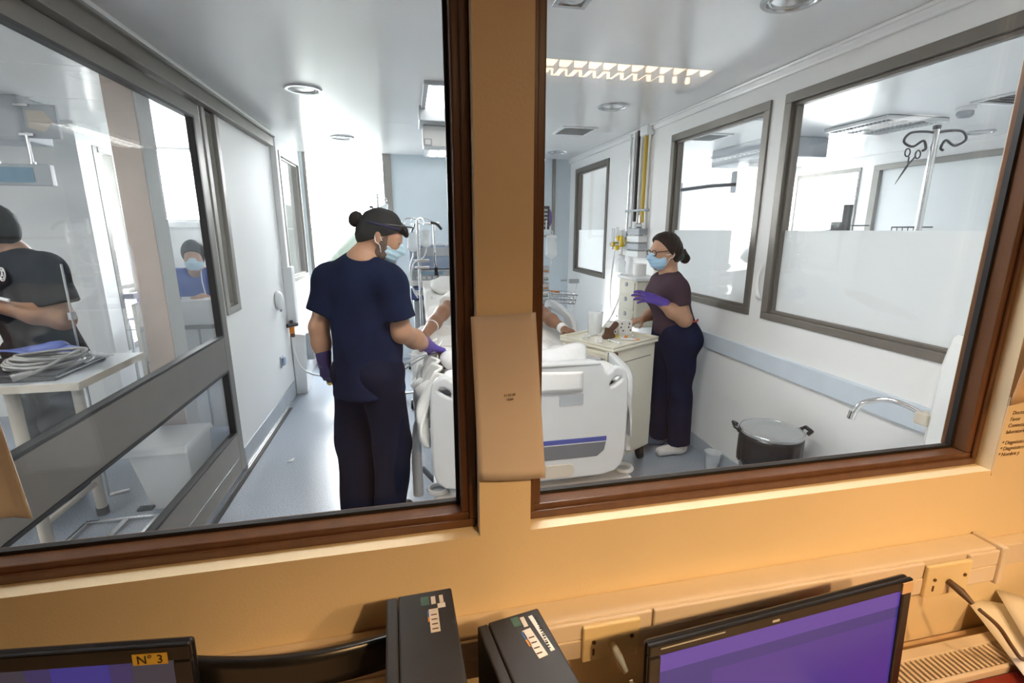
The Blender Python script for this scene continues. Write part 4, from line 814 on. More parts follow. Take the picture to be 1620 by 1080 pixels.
shirt = [cap(shL, shR, .068, k=.05), cap(A_(neck) + (0, 0, -.045), shR, .05, .07, k=.05), cap(A_(neck) + (0, 0, -.045), shL, .05, .07, k=.05), cap((-1.72, 4.43, 1.14), (-1.72, 4.44, .80), .15, .17, sq=((0, 1, 0), 1.3), k=.06), cap(shL, (-1.565, 4.41, 1.06), .066, .076, flat=True, k=.04), cap(shR, (-1.88, 4.40, 1.06), .066, .076, flat=True, k=.04)]
sh = soft('scrub_top', sdf(shirt, .010, .05, carve=[ell(A_(neck) + A_((.01, -.06, .01)), (.05, .06, .06))], cuts=[((0, 0, .78), (0, 0, -1))], disp=folds(.005, 41, 26)), 'scrub_blue', root)
build('sleeve_emblem', MB().tube(smoothpath([(-1.905, 4.33, 1.115), (-1.895, 4.325, 1.145), (-1.885, 4.325, 1.125), (-1.875, 4.325, 1.155), (-1.87, 4.325, 1.14)], 4), .005, 6), 'paper_white', sh, smooth=60)
soft('trousers', sdf([cap((-1.66, 4.44, .82), (-1.79, 4.44, .82), .13), cap((-1.65, 4.44, .8), (-1.65, 4.44, .08), .11, .085, flat=True), cap((-1.80, 4.44, .8), (-1.80, 4.44, .08), .11, .085, flat=True)], .012), 'scrub_blue', root)
for x in (-1.65, -1.80): soft('shoe', sdf([cap((x, 4.44, .05), (x, 4.32, .04), .045, .038)], .01, cuts=[((0, 0, .002), (0, 0, -1))]), 'shoe_white', root)
build('lanyard', MB().tube(smoothpath([(-1.66, 4.37, 1.27), (-1.64, 4.31, 1.20), (-1.62, 4.285, 1.10), (-1.60, 4.29, 1.03)], 5), .004, 6), 'paper_white', root, smooth=60)

# -- patient lying in the bed
root = thing('person', 'patient lying in the bed, bare arms at both sides of the white sheets', 'person', (.6, 3.4, .8))
neck, hc = (.60, 4.02, 1.16), (.60, 4.17, 1.245)
H = Head(hc, (0, -.38, .92), up=(0, .92, .38))
shA, shB = (.40, 3.90, 1.09), (.82, 3.90, 1.09)
P = H.prims(neck)
arm(P, shA, (.215, 3.52, 1.00), (.075, 3.22, .905), (.056, .052, .046, .031)); arm(P, shB, (.985, 3.52, .97), (1.06, 3.24, .905), (.054, .048, .044, .030))
P += [cap(neck, shA, .05, .06), cap(neck, shB, .05, .06), cap((.61, 3.84, 1.04), (.60, 3.45, .90), .15, .15, sq=((0, -.3, .95), 1.4)), cap((.50, 3.4, .84), (.48, 2.92, .815), .075, .058), cap((.48, 2.92, .815), (.48, 2.50, .81), .052, .04), cap((.70, 3.4, .84), (.74, 2.92, .815), .075, .058), cap((.74, 2.92, .815), (.75, 2.50, .81), .052, .04)]
P += hand((.075, 3.22, .905), (-.35, -.85, -.25), (.2, -.1, -1), 1, 1.0, (35, 35, 25)) + hand((1.06, 3.24, .905), (.35, -.85, -.10), (.1, -.2, -1), -1, 1.0, (30, 35, 30))
body = soft('body', sdf(P, .0085, .03), 'skin_dark', root); H.eyes(body); H.hair('hair_black', body, .008)
soft('gown', sdf([cap(shA, shB, .085), cap((.61, 3.86, 1.05), (.60, 3.30, .885), .185, .20, sq=((0, -.3, .95), 1.35)), cap(shA, (.27, 3.64, 1.03), .075, .085, flat=True), cap(shB, (.94, 3.64, 1.02), .075, .085, flat=True)], .012, .05, disp=folds(.006, 51)), 'sheet_white', root)
d_ = nrm(A_((1.06, 3.24, .905)) - A_((.985, 3.52, .97))); c_ = A_((1.06, 3.24, .905)) - d_ * .01
build('wrist_band', MB().cyl(c_ - d_ * .022, c_ + d_ * .022, .036, n=20), 'paper_white', root, smooth=40)
d_ = nrm(A_((.075, 3.22, .905)) - A_((.215, 3.52, 1.0))); c_ = A_((.145, 3.37, .952))
build('arm_dressing', MB().cyl(c_ - d_ * .035, c_ + d_ * .035, .050, .047, n=20), 'paper_white', root, smooth=40)

# ------------------------------------------------------------------ equipment round the bed
def pole(t, x, y, z0, z1, r=.012, m='steel'): return build('pole', MB().cyl((x, y, z0), (x, y, z1), r, n=14), m, t, smooth=40)
def hooks(t, x, y, z, L=.11, n=2, m='steel', ang=0):
    for i in range(n):
        a = ang + 2 * PI * i / n; c, s_ = math.cos(a), math.sin(a)
        build('hook', MB().tube(smoothpath([(x, y, z), (x + c * L * .6, y + s_ * L * .6, z + .012), (x + c * L, y + s_ * L, z - .005), (x + c * L * 1.1, y + s_ * L * 1.1, z - .03), (x + c * L * .95, y + s_ * L * .95, z - .045), (x + c * L * .82, y + s_ * L * .82, z - .03)], 4), .005, 8), m, t, smooth=60)
def five_base(t, x, y, L=.26):
    for i in range(5):
        a = 2 * PI * i / 5 + .3; ex, ey = x + L * math.cos(a), y + L * math.sin(a)
        lg = build('base_leg', MB().cyl((x, y, .10), (ex, ey, .075), .014, .011, n=10), 'steel', t, smooth=40)
        build('caster', MB().cyl((ex - .012, ey, .03), (ex + .012, ey, .03), .03, n=14).box(ex - .008, ex + .008, ey - .01, ey + .01, .03, .08), 'black_matte', lg)
def bag(name, x, y, z, w_, h, label, m='bag_fluid', grp='drip bags'):
    pr = [ell((x, y, z - h * .55), (w_ / 2, .018, h * .42)), cap((x - w_ * .33, y, z - .05), (x + w_ * .33, y, z - .05), .014), cap((x - w_ * .36, y, z - h * .8), (x + w_ * .36, y, z - h * .8), .014)]
    t = thing(name, label, 'drip bag', (x, y, z - h), grp)
    soft('pouch', sdf(pr, .006, .03), m, t); build('hanger_loop', MB().tube([(x + .012 * math.cos(a), y, z - .012 + .016 * math.sin(a)) for a in np.linspace(0, 2 * PI, 13)[:-1]], .003, 6, True), 'tube_white', t)
    build('port', MB().cyl((x, y, z - h), (x, y, z - h - .04), .006), 'tube_white', t); return t
t = thing('drip_stand', 'chrome drip stand with hooks, clamps and tubing at the left of the bed head', 'drip stand', (.085, 4.42, 0))
pole(t, .085, 4.42, .10, 1.69, .014, 'chrome'); hooks(t, .085, 4.42, 1.685, .13, 4, 'chrome', .4); five_base(t, .085, 4.42, .20)
for z in (1.33, 1.27): build('clamp', MB().box(.035, .175, 4.40, 4.44, z - .012, z + .012).cyl((.06, 4.36, z), (.06, 4.40, z), .012), 'steel', t, bevel=.004)
build('second_pole', MB().cyl((.225, 4.42, 1.26), (.225, 4.42, 1.66), .010, n=12), 'chrome', t, smooth=40)
build('cross_bar', MB().cyl((.085, 4.42, 1.655), (.27, 4.42, 1.655), .008, n=10), 'chrome', t, smooth=40)
build('black_clamp', MB().tube(smoothpath([(.20, 4.40, 1.66), (.25, 4.38, 1.645), (.29, 4.38, 1.60)], 4), .012, 8).box(.215, .245, 4.37, 4.41, 1.20, 1.27), 'black_plastic', t)
build('cable_hook', MB().tube(smoothpath([(.225, 4.40, 1.40), (.22, 4.38, 1.32), (.235, 4.37, 1.26), (.25, 4.37, 1.19)], 5), .005, 6), 'device_dark', t, smooth=60)
bag('drip_bag', .035, 4.40, 1.60, .085, .20, 'half-empty clear drip bag hanging on the left hook of the chrome drip stand')
bag('drip_bag', .150, 4.38, 1.62, .08, .18, 'small clear drip bag hanging close to the chrome drip stand pole')
for i, (pts, lb) in enumerate((([(.035, 4.40, 1.38), (.0, 4.38, 1.25), (.02, 4.38, 1.08), (.06, 4.38, 1.0)], 'drip line curving down from the left bag of the chrome stand'), ([(.15, 4.38, 1.42), (.12, 4.36, 1.36), (.03, 4.36, 1.30), (.01, 4.36, 1.12), (.08, 4.36, 1.02)], 'looped drip line by the clamps of the chrome drip stand'))):
    o = build('drip_tube', MB().tube(smoothpath(pts, 6), .006, 6), 'tube_white', None, smooth=60); tag(o, lb, 'tube')
t = thing('ventilator', 'blue and grey bedside machine with panels behind the chrome drip stand', 'medical machine', (.19, 4.68, 0))
build('cabinet', MB().box(.02, .40, 4.56, 4.86, .12, .95), 'device_grey', t, bevel=.012)
b = build('upper_module', MB().box(.0, .40, 4.58, 4.84, 1.24, 1.46), 'device_blue', t, bevel=.012)
build('module_panel', MB().box(.03, .37, 4.572, 4.58, 1.36, 1.44), 'device_grey', b, bevel=.003); build('module_handle', MB().tube([(.10, 4.57, 1.455), (.10, 4.54, 1.47), (.34, 4.54, 1.47), (.34, 4.57, 1.455)], .008, 8), 'white_plastic', b, smooth=50)
b = build('middle_module', MB().box(.0, .40, 4.57, 4.84, 1.08, 1.235), 'device_grey', t, bevel=.012)
for i in range(6): build('key', MB().box(.06 + .05 * i, .09 + .05 * i, 4.563, 4.571, 1.15, 1.175), 'white_plastic', b)
build('display', MB().box(.10, .30, 4.564, 4.571, 1.19, 1.22), 'display_blue', b)
b = build('lower_module', MB().box(.0, .40, 4.56, 4.84, .955, 1.075), 'device_navy', t, bevel=.012); build('grey_label', MB().box(.04, .16, 4.553, 4.561, 1.0, 1.05), 'paper_white', b)
build('note', MB().box(-.005, .09, 4.551, 4.556, 1.09, 1.14), 'paper_white', t)
for q in (0, .07): build('breathing_hose', MB().tube(smoothpath([(.29 + q, 4.50, 1.13), (.22 + q, 4.38, 1.08), (.17 + q, 4.25, 1.04), (.18 + q, 4.1, 1.03)], 8), .016, 10), 'clear_plastic', t, smooth=60)
for sx in (.05, .36):
    for sy in (4.6, 4.82): build('caster', MB().cyl((sx - .015, sy, .06), (sx + .015, sy, .06), .06, n=16), 'black_matte', t)
t = thing('drip_stand', 'steel drip stand by the back window, its top showing above the black cap', 'drip stand', (-.30, 5.5, 0))
pole(t, -.30, 5.5, .10, 1.97, .014); hooks(t, -.30, 5.5, 1.93, .09, 4, 'steel', .3); five_base(t, -.30, 5.5)
build('knob', MB().lathe([(.02, 0), (.024, .02), (.0, .03)], (-.37, 5.48, 1.82), n=12), 'black_plastic', t, smooth=60)
bag('drip_bag', -.235, 5.48, 1.90, .08, .22, 'drip bag on the stand by the back window'); bag('drip_bag', -.46, 5.48, 1.86, .06, .20, 'narrow drip bag left of the stand by the back window')
# pump tower on the far side of the bed
t = thing('infusion_tower', 'tall infusion tower with dark pump, purple disc and stacked white pumps', 'infusion pump', (1.17, 4.25, 0))
pole(t, 1.17, 4.25, .10, 1.95, .016, 'chrome'); five_base(t, 1.17, 4.25)
b = build('dark_pump', MB().box(1.08, 1.222, 4.19, 4.30, 1.60, 1.80), 'device_dark', t, bevel=.008); build('purple_disc', MB().cyl((1.215, 4.26, 1.70), (1.240, 4.26, 1.70), .075, n=24), 'purple', b, smooth=40)
for i in range(5): build('pump_key', MB().box(1.10, 1.20, 4.183, 4.191, 1.625 + .033 * i, 1.642 + .033 * i), 'device_grey', b)
build('cassette_tube', MB().tube(smoothpath([(1.19, 4.18, 1.68), (1.185, 4.17, 1.60), (1.20, 4.17, 1.57)], 5), .007, 6), 'tube_white', b, smooth=60)
for i in range(5):
    z = 1.28 - i * .075; p = build('syringe_pump', MB().box(1.09, 1.225, 4.18, 4.30, z - .062, z), 'white_plastic' if i % 2 else 'device_grey', t, bevel=.006)
    build('syringe', MB().cyl((1.10, 4.168, z - .03), (1.21, 4.168, z - .03), .012, n=10), 'clear_plastic', p, smooth=50); build('pump_screen', MB().box(1.17, 1.215, 4.176, 4.181, z - .05, z - .035), 'teal' if i % 2 else 'orange', p)
build('lower_box', MB().box(1.09, 1.27, 4.18, 4.34, .70, .86), 'device_blue', t, bevel=.01)
bag('drip_bag', 1.238, 4.18, 1.585, .10, .25, 'plump clear drip bag below the dark pump of the infusion tower')
t = thing('wire_basket', 'shallow wire basket tray fixed beside the infusion tower', 'basket', (1.34, 4.2, .96))
wz = MB()
for z, e in ((1.045, 0), (1.0, .01), (.965, .02)):
    y0, y1, x0, x1 = 4.08 + e, 4.36 - e, 1.215 + e, 1.46 - e
    build('wire_ring', MB().tube([(x0, y0, z), (x1, y0, z - .02), (x1, y1, z - .02), (x0, y1, z)], .005, 6, True), 'steel', t, smooth=60)
for i in range(9):
    x = 1.225 + .028 * i; build('wire', MB().tube([(x, 4.08, 1.043 - .08 * (x - 1.215)), (x, 4.10, .965 - .08 * (x - 1.215)), (x, 4.34, .965 - .08 * (x - 1.215)), (x, 4.36, 1.043 - .08 * (x - 1.215))], .003, 5), 'steel', t)
o = build('sachet', MB().grid(lambda u, v: (1.23 + .08 * u, 4.12 + .06 * v, 1.052 + .012 * math.sin(3 * u + 2 * v)), 6, 5), 'orange', None, smooth=0, solid=.004); tag(o, 'orange sachet lying on the wire basket tray', 'sachet')
t = thing('tilted_pole', 'thin white pole leaning by the infusion tower in front of the back wall', 'pole', (1.36, 4.2, .7))
build('rod', MB().cyl((1.40, 4.30, .0), (1.525, 4.30, 1.14), .009, n=10), 'white_plastic', t, smooth=40); build('clip', MB().box(1.45, 1.545, 4.28, 4.32, 1.11, 1.15).box(1.37, 1.43, 4.285, 4.315, 1.13, 1.15), 'device_grey', t, bevel=.004)

# ------------------------------------------------------------------ medication cart and what lies on it
cM = Matrix.Translation((1.315, 2.957, 0)) @ Matrix.Rotation(math.atan2(.22, .41), 4, 'Z')   # local x along the right-hand face, y to the back
t = thing('medical_cart', 'cream medical cart with a raised top rim between bed and nurse', 'cart', (1.315, 2.957, 0))
W2, D2 = .232, .215
build('cabinet', MB().box(-W2, W2, -D2 + .03, D2 + .03, .11, .862).xf(cM), 'cream_plastic', t, bevel=.012)
tp = build('top', MB().box(-W2 - .012, W2 + .012, -D2 + .015, D2 + .042, .862, .885).xf(cM), 'cream_plastic', t, bevel=.008)
rm = MB()
for a in ((-W2 - .012, W2 + .012, -D2 + .015, -D2 + .03), (-W2 - .012, W2 + .012, D2 + .027, D2 + .042), (-W2 - .012, -W2 + .003, -D2 + .03, D2 + .027), (W2 - .003, W2 + .012, -D2 + .03, D2 + .027)): rm.box(*a, .885, .900)
build('rim', rm.xf(cM), 'cream_plastic', tp, bevel=.004)
build('slot_line', MB().box(-W2 + .05, W2 - .05, -D2 + .0285, -D2 + .031, .775, .779).xf(cM), 'device_dark', t)
for i in range(5):
    z1 = .845 - i * .145; dr = build('drawer', MB().box(-W2 - .014, -W2, -D2 + .045, D2 + .015, z1 - .135, z1).xf(cM), 'cream_plastic', t, bevel=.005); build('drawer_handle', MB().box(-W2 - .028, -W2 - .012, -.10, .12, z1 - .04, z1 - .025).xf(cM), 'beige', dr, bevel=.004)
build('corner_guard', MB().box(-W2 - .02, -W2 + .03, -D2 + .005, -D2 + .05, .80, .86).xf(cM), 'brown_leather', t, bevel=.004)
for sx in (-1, 1):
    for sy in (-1, 1):
        p = cM @ Vector((sx * .19, .03 + sy * .17, 0)); build('caster', MB().cyl((p.x - .014, p.y, .045), (p.x + .014, p.y, .045), .045, n=16).box(p.x - .02, p.x + .02, p.y - .02, p.y + .02, .07, .112), 'black_matte', t)
build('push_handle', MB().tube([tuple(cM @ Vector(q)) for q in ((-W2, -.14, .80), (-W2 - .05, -.14, .815), (-W2 - .05, .10, .815), (-W2, .10, .80))], .011, 8), 'steel', t, smooth=60)
t = thing('laryngoscope', 'brown leather-like handled instrument standing on the cart top', 'instrument', (1.30, 2.96, .886))
soft('base', sdf([cap((1.255, 2.945, .902), (1.315, 2.955, .902), .022, .019, sq=((0, 0, 1), 1.3)), cap((1.28, 2.96, .925), (1.30, 2.96, .94), .022)], .005), 'brown_leather', t)
soft('handle', sdf([cap((1.285, 2.955, .925), (1.345, 2.98, .975), .017, .021), cap((1.27, 2.95, .92), (1.265, 2.95, .955), .010)], .005), 'brown_leather', t)
def carton(dx, dy, w_, d_, h, label):
    c = cM @ Vector((dx, dy, 0)); M = Matrix.Translation((c.x, c.y, .886)) @ Matrix.Rotation(R(18), 4, 'Z')
    t = thing('carton', label, 'box', (c.x, c.y, .886), 'small white cartons on the cart'); build('box', MB().box(-w_ / 2, w_ / 2, -d_ / 2, d_ / 2, 0, h, M), 'paper_white', t, bevel=.002)
    for i, (a, b) in enumerate(((-.25, .55), (.15, .30), (-.1, .80))): build('print_mark', MB().box(a * w_ - .006, a * w_ + .006, -d_ / 2 - .0008, -d_ / 2, b * h - .006, b * h + .006, M), 'device_dark', t)
    build('lid_fold', MB().box(-w_ / 2 + .003, w_ / 2 - .003, -.002, .002, h - .0005, h + .0008, M), 'device_grey', t)
carton(.075, .07, .055, .06, .095, 'white carton with dark print on the cart, nearest the brown instrument'); carton(.138, .05, .05, .06, .10, 'white carton in the middle of the three on the cart'); carton(.195, .03, .045, .06, .095, 'white carton at the cart edge nearest the nurse')
c = cM @ Vector((.03, .18, 0)); t = thing('plastic_jar', 'tall clear plastic jar with a straw standing at the back of the cart', 'jar', (c.x, c.y, .886))
build('jar_wall', MB().lathe([(.046, 0), (.052, .13), (.055, .15), (.050, .148), (.043, .004)], (c.x, c.y, .886), n=24), 'clear_plastic', t, smooth=50); build('straw', MB().cyl((c.x + .01, c.y, .89), (c.x + .045, c.y, 1.09), .004), 'tube_white', t)
for i, (dx, dy, an, lb) in enumerate(((-.16, .10, 40, 'capped syringe at the back left of the cart top'), (-.10, -.10, 110, 'syringe lying near the front corner of the cart top'), (-.04, .13, 10, 'syringe lying behind the brown instrument'), (.03, -.12, 150, 'syringe lying in front of the brown instrument'), (.10, -.10, 70, 'syringe lying below the white cartons'), (-.17, -.02, 75, 'syringe lying along the left rim of the cart top'))):
    c = cM @ Vector((dx, dy, 0)); M = Matrix.Translation((c.x, c.y, .895)) @ Matrix.Rotation(R(an), 4, 'Z'); t = thing('syringe', lb, 'syringe', (c.x, c.y, .886), 'syringes on the cart')
    build('barrel', MB().cyl((-.035, 0, 0), (.03, 0, 0), .009, n=12).xf(M), 'clear_plastic', t, smooth=50); build('plunger', MB().cyl((.03, 0, 0), (.055, 0, 0), .005, n=8).cyl((.055, 0, 0), (.058, 0, 0), .009, n=12).xf(M), 'white_plastic', t); build('needle_cap', MB().cyl((-.035, 0, 0), (-.07, 0, 0), .004, n=8).xf(M), 'orange' if i in (3, 4) else 'white_plastic', t)
for dx, dy, m_, lb in ((.075, -.055, 'orange', 'orange cap on the cart top below the cartons'), (.05, .0, 'yellow', 'yellow cap on the cart top left of the cartons'), (.02, .05, 'yellow', 'yellow cap on the cart top beside the brown instrument')):
    c = cM @ Vector((dx, dy, 0)); o = build('vial_cap', MB().lathe([(.010, 0), (.011, .012), (.009, .016), (.001, .017)], (c.x, c.y, .886), n=16), m_, None, smooth=50); tag(o, lb, 'cap', 'coloured caps on the cart')
c = cM @ Vector((-.205, -.05, 0)); o = build('tape_roll', MB().lathe([(.012, 0), (.024, 0), (.024, .028), (.012, .028), (.012, 0)], (c.x, c.y, .9), n=24), 'paper_white', None, smooth=40); tag(o, 'small roll of white tape on the left rim of the cart', 'tape roll')

# ------------------------------------------------------------------ right wall services
t = thing('gas_pipes', 'vertical black, yellow and grey gas pipes on the right wall', 'pipes', (XR, 4.15, 1.6))
for y, z0, r_, m_ in ((4.315, 1.46, .011, 'steel'), (4.235, 1.50, .012, 'white_plastic'), (4.165, 1.67, .017, 'black_matte'), (4.11, 1.60, .012, 'white_plastic'), (4.02, 1.66, .020, 'yellow_dull'), (3.965, 1.55, .010, 'white_plastic')):
    build('pipe', MB().cyl((XR - .03, y, z0), (XR - .03, y, ZC), r_, n=12), m_, t, smooth=40)
build('pipe_clip', MB().box(XR - .052, XR, 3.95, 4.335, 1.755, 1.775), 'device_grey', t, bevel=.004); build('ceiling_collar', MB().box(XR - .07, XR, 3.94, 4.08, 2.37, ZC), 'white_plastic', t, bevel=.01)
t = thing('valve_panel', 'grey-white gas valve box with small hoses below the pipes', 'valve box', (XR, 4.08, 1.4))
for i in range(4): build('valve_block', MB().box(XR - .085, XR, 3.955, 4.20, 1.36 + i * .065, 1.415 + i * .065), 'device_grey' if i % 2 else 'white_plastic', t, bevel=.006)
build('valve_hose', MB().tube(smoothpath([(XR - .06, 4.18, 1.62), (XR - .10, 4.20, 1.56), (XR - .10, 4.20, 1.48), (XR - .06, 4.19, 1.45)], 6), .008, 8), 'device_grey', t, smooth=60)
build('gauge', MB().cyl((XR - .09, 4.02, 1.63), (XR - .04, 4.02, 1.63), .028, n=18).cyl((XR - .05, 4.02, 1.65), (XR - .05, 4.02, 1.72), .010), 'chrome', t, smooth=40)
for y, z, kn, lb in ((4.52, 1.49, None, 'white oxygen outlet with a lever on the right wall, nearest the far window'), (4.42, 1.50, 'yellow', 'oxygen flowmeter with a clear tube and yellow knob on the right wall'), (4.33, 1.47, 'yellow', 'flowmeter with a yellow knob on the right wall beside the pipes')):
    t = thing('flowmeter', lb, 'flowmeter', (XR, y, z), 'oxygen flowmeters on the wall')
    build('wall_plate', MB().box(XR - .03, XR, y - .045, y + .045, z - .10, z + .09), 'white_plastic', t, bevel=.01)
    build('flow_tube', MB().cyl((XR - .075, y, z - .02), (XR - .075, y, z + .12), .017, n=14), 'clear_plastic', t, smooth=40)
    build('body', MB().cyl((XR - .10, y, z - .03), (XR - .03, y, z - .03), .020, n=14).cyl((XR - .075, y, z - .08), (XR - .075, y, z - .02), .014), 'chrome', t, smooth=40)
    if kn: build('knob', MB().cyl((XR - .075, y - .035, z + .02), (XR - .075, y - .075, z + .02), .028, n=16).cyl((XR - .09, y + .02, z - .04), (XR - .12, y + .02, z - .04), .022), kn, t, smooth=40)
t = thing('suction_bottle', 'clear humidifier bottle with yellow ring hanging below the flowmeters', 'bottle', (XR - .08, 4.30, 1.2))
build('bottle', MB().lathe([(.001, 0), (.045, .004), (.048, .10), (.030, .125), (.030, .14)], (XR - .08, 4.30, 1.20), n=20), 'clear_plastic', t, smooth=50); build('bottle_cap', MB().lathe([(.034, .135), (.034, .165), (.014, .17), (.014, .24), (.001, .24)], (XR - .08, 4.30, 1.20), n=18), 'white_plastic', t, smooth=40); build('yellow_ring', MB().lathe([(.018, .24), (.026, .245), (.026, .33), (.016, .34), (.001, .34)], (XR - .08, 4.30, 1.20), n=18), 'yellow', t, smooth=40)
for pts, lb in (([(XR - .08, 4.46, 1.40), (XR - .10, 4.47, 1.1), (XR - .12, 4.4, .85), (XR - .14, 4.2, .80)], 'long clear hose hanging from the wall flowmeter nearest the far window'), ([(XR - .08, 4.28, 1.20), (XR - .10, 4.24, 1.0), (XR - .22, 4.16, .80), (XR - .34, 4.05, .72)], 'long clear hose hanging from the humidifier bottle')):
    o = build('hose', MB().tube(smoothpath(pts, 8), .010, 8), 'tube_white', None, smooth=60); tag(o, lb, 'hose')
t = thing('wall_cabinet', 'cream wall-mounted storage box with rounded drawers behind the nurse', 'cabinet', (XR - .13, 3.90, .8))
build('body', MB().box(XR - .24, XR - .002, 3.62, 3.96, .80, 1.19), 'cream_plastic', t, bevel=.015); build('lid', MB().box(XR - .26, XR - .002, 3.60, 3.98, 1.19, 1.215), 'white_plastic', t, bevel=.006)
for i in range(3): dr = build('drawer', MB().box(XR - .25, XR - .24, 3.65, 3.94, .815 + i * .125, .925 + i * .125), 'cream_plastic', t, bevel=.006); build('pull', MB().lathe([(.018, 0), (.020, .01), (.001, .014)], (XR - .25, 3.79, .90 + i * .125), axis=(-1, 0, 0), n=14), 'device_grey', dr, smooth=50)
o = build('paper_roll', MB().lathe([(.018, 0), (.055, 0), (.055, .10), (.018, .10), (.018, 0)], (XR - .12, 3.83, 1.216), n=24), 'paper_white', None, smooth=40); tag(o, 'white paper roll standing on the cream wall-mounted box', 'paper roll')
t = thing('tape_strip', 'crumpled strip of adhesive tape stuck to the frame of the nearest frosted window', 'tape', (XR - .02, 2.48, 1.32))
build('strip', MB().grid(lambda u, v: (XR - .014 - .02 * abs(math.sin(2.2 * u + v)), 2.49 - .025 * v + .02 * math.sin(3 * u), 1.40 - .20 * u), 8, 3), 'paper_white', t, smooth=0, solid=.002)

# ------------------------------------------------------------------ sink corner
t = thing('tap_column', 'tall tapered white wall column with a sensor tap above the sink', 'tap', (1.98, 1.33, .9))
pr = [(-.14, .80), (-.13, 1.10), (-.105, 1.215), (-.09, 1.225), (0, 1.225), (0, .76), (-.11, .76)]
build('column', MB().prism(pr, lambda a, b, c: (XR - .002 + a, c, b), 1.16, 1.36), 'sink_white', t, bevel=.02, smooth=40)
tp = build('spout', MB().tube(smoothpath([(1.915, 1.385, .905), (1.89, 1.43, .925), (1.86, 1.49, .93), (1.82, 1.55, .895), (1.805, 1.572, .845)], 7), .011, 12), 'chrome', t, smooth=60)
build('aerator', MB().cyl((1.805, 1.572, .855), (1.802, 1.576, .82), .016, n=16), 'chrome', tp, smooth=40); build('sensor_block', MB().box(1.895, 1.935, 1.35, 1.40, .865, .915), 'beige', t, bevel=.006)
build('lever', MB().tube([(1.95, 1.20, .86), (1.93, 1.20, .81), (1.92, 1.21, .78)], .008, 8), 'device_dark', t, smooth=60)
t = thing('wash_basin', 'white ceramic wash basin under the sensor tap, mostly below the sill', 'sink', (1.80, 1.25, .69))
soft('bowl', sdf([ell((1.80, 1.25, .715), (.235, .235, .15))], .010, cuts=[((0, 0, .72), (0, 0, 1))], carve=[ell((1.80, 1.25, .73), (.205, .205, .125))]), 'sink_white', t)
build('pedestal', MB().lathe([(.10, 0), (.09, .3), (.11, .585)], (1.80, 1.25, .0), n=24), 'sink_white', t, smooth=50)
# lidded waste bin
px_, py_ = 1.775, 1.972
t = thing('lidded_bin', 'round pedal bin with a black liner and a grey clipped lid by the wall', 'bin', (px_, py_, 0))
build('body', MB().lathe([(.001, .01), (.122, .01), (.128, .03), (.135, .44)], (px_, py_, 0), n=36), 'bin_steel', t, smooth=40)
lz = lambda k: .008 * math.sin(9 * k) + .006 * math.sin(17 * k)
build('liner', MB().grid(lambda u, v: (px_ + (.147 + .006 * math.sin(25 * u * 6.28) * (1 - v) * .4) * math.cos(2 * PI * u), py_ + (.147 + .004 * math.sin(19 * u * 6.28) * (1 - v)) * math.sin(2 * PI * u), (.43 + lz(2 * PI * u)) * (1 - v) + .588 * v), 72, 6), 'black_plastic', t, smooth=0, solid=.006)
ld = build('lid', MB().lathe([(.150, .588), (.152, .596), (.140, .604), (.135, .600), (.05, .606), (.001, .607)], (px_, py_, 0), n=40), 'bin_grey', t, smooth=50)
build('lid_rim', MB().tube([(px_ + .147 * math.cos(a), py_ + .147 * math.sin(a), .60) for a in np.linspace(0, 2 * PI, 41)[:-1]], .006, 8, True), 'steel', ld, smooth=60)
for a in (152, -18):
    c, s_ = math.cos(R(a)), math.sin(R(a)); e = Vector((px_ + c * .158, py_ + s_ * .158, .60)); tt = Vector((-s_, c, 0))
    build('clip_handle', MB().tube([e - tt * .035, e - tt * .03 + Vector((c * .02, s_ * .02, .012)), e + tt * .03 + Vector((c * .02, s_ * .02, .012)), e + tt * .035, e + Vector((c * -.005, s_ * -.005, -.02))], .010, 8), 'black_plastic', t, smooth=60)
lb = arc((0, 0), .1545, -118, -92, 8)
build('brown_label', MB().grid(lambda u, v: (px_ + .1555 * math.cos(R(-112 + 34 * u)), py_ + .1555 * math.sin(R(-112 + 34 * u)), .475 + .03 * v), 8, 2), 'tape', t, smooth=0, solid=.001)
t = thing('plastic_cup', 'small translucent plastic cup standing on the floor by the skirting', 'cup', (1.955, 2.66, 0))
build('cup', MB().lathe([(.001, .001), (.040, .001), (.054, .130), (.057, .132), (.051, .128), (.037, .004), (.001, .004)], (1.955, 2.66, 0), n=28), 'clear_plastic', t, smooth=50)
o = build('paper_scrap', MB().grid(lambda u, v: (-.915 + .045 * u, 3.37 + .05 * v * u, .003 + .006 * u * v), 4, 4), 'paper_white', None, smooth=0, solid=.001); tag(o, 'small white paper scrap lying on the blue-grey floor', 'paper scrap')

# ------------------------------------------------------------------ left wall services
t = thing('service_duct', 'white vertical service duct on the left wall with a gas tap at its foot', 'duct', (XL, 4.93, .7))
build('upper_duct', MB().box(XL, XL + .05, 4.87, 4.95, 1.24, 2.40), 'room_paint', t, bevel=.006); build('lower_duct', MB().box(XL, XL + .085, 4.85, 4.97, .72, 1.26), 'white_plastic', t, bevel=.008)
t = thing('wall_dispenser', 'small grey-white rounded hand gel dispenser on the left wall', 'dispenser', (XL, 4.56, .96)); soft('body', sdf([ell((XL + .015, 4.56, .99), (.045, .07, .085))], .008, cuts=[((XL + .002, 0, 0), (-1, 0, 0))]), 'white_plastic', t); build('nozzle', MB().cyl((XL + .03, 4.56, .91), (XL + .03, 4.56, .89), .01), 'device_grey', t)
t = thing('gas_tap', 'dark gas tap with an orange collar hanging on the left wall', 'tap', (XL + .04, 4.83, .66))
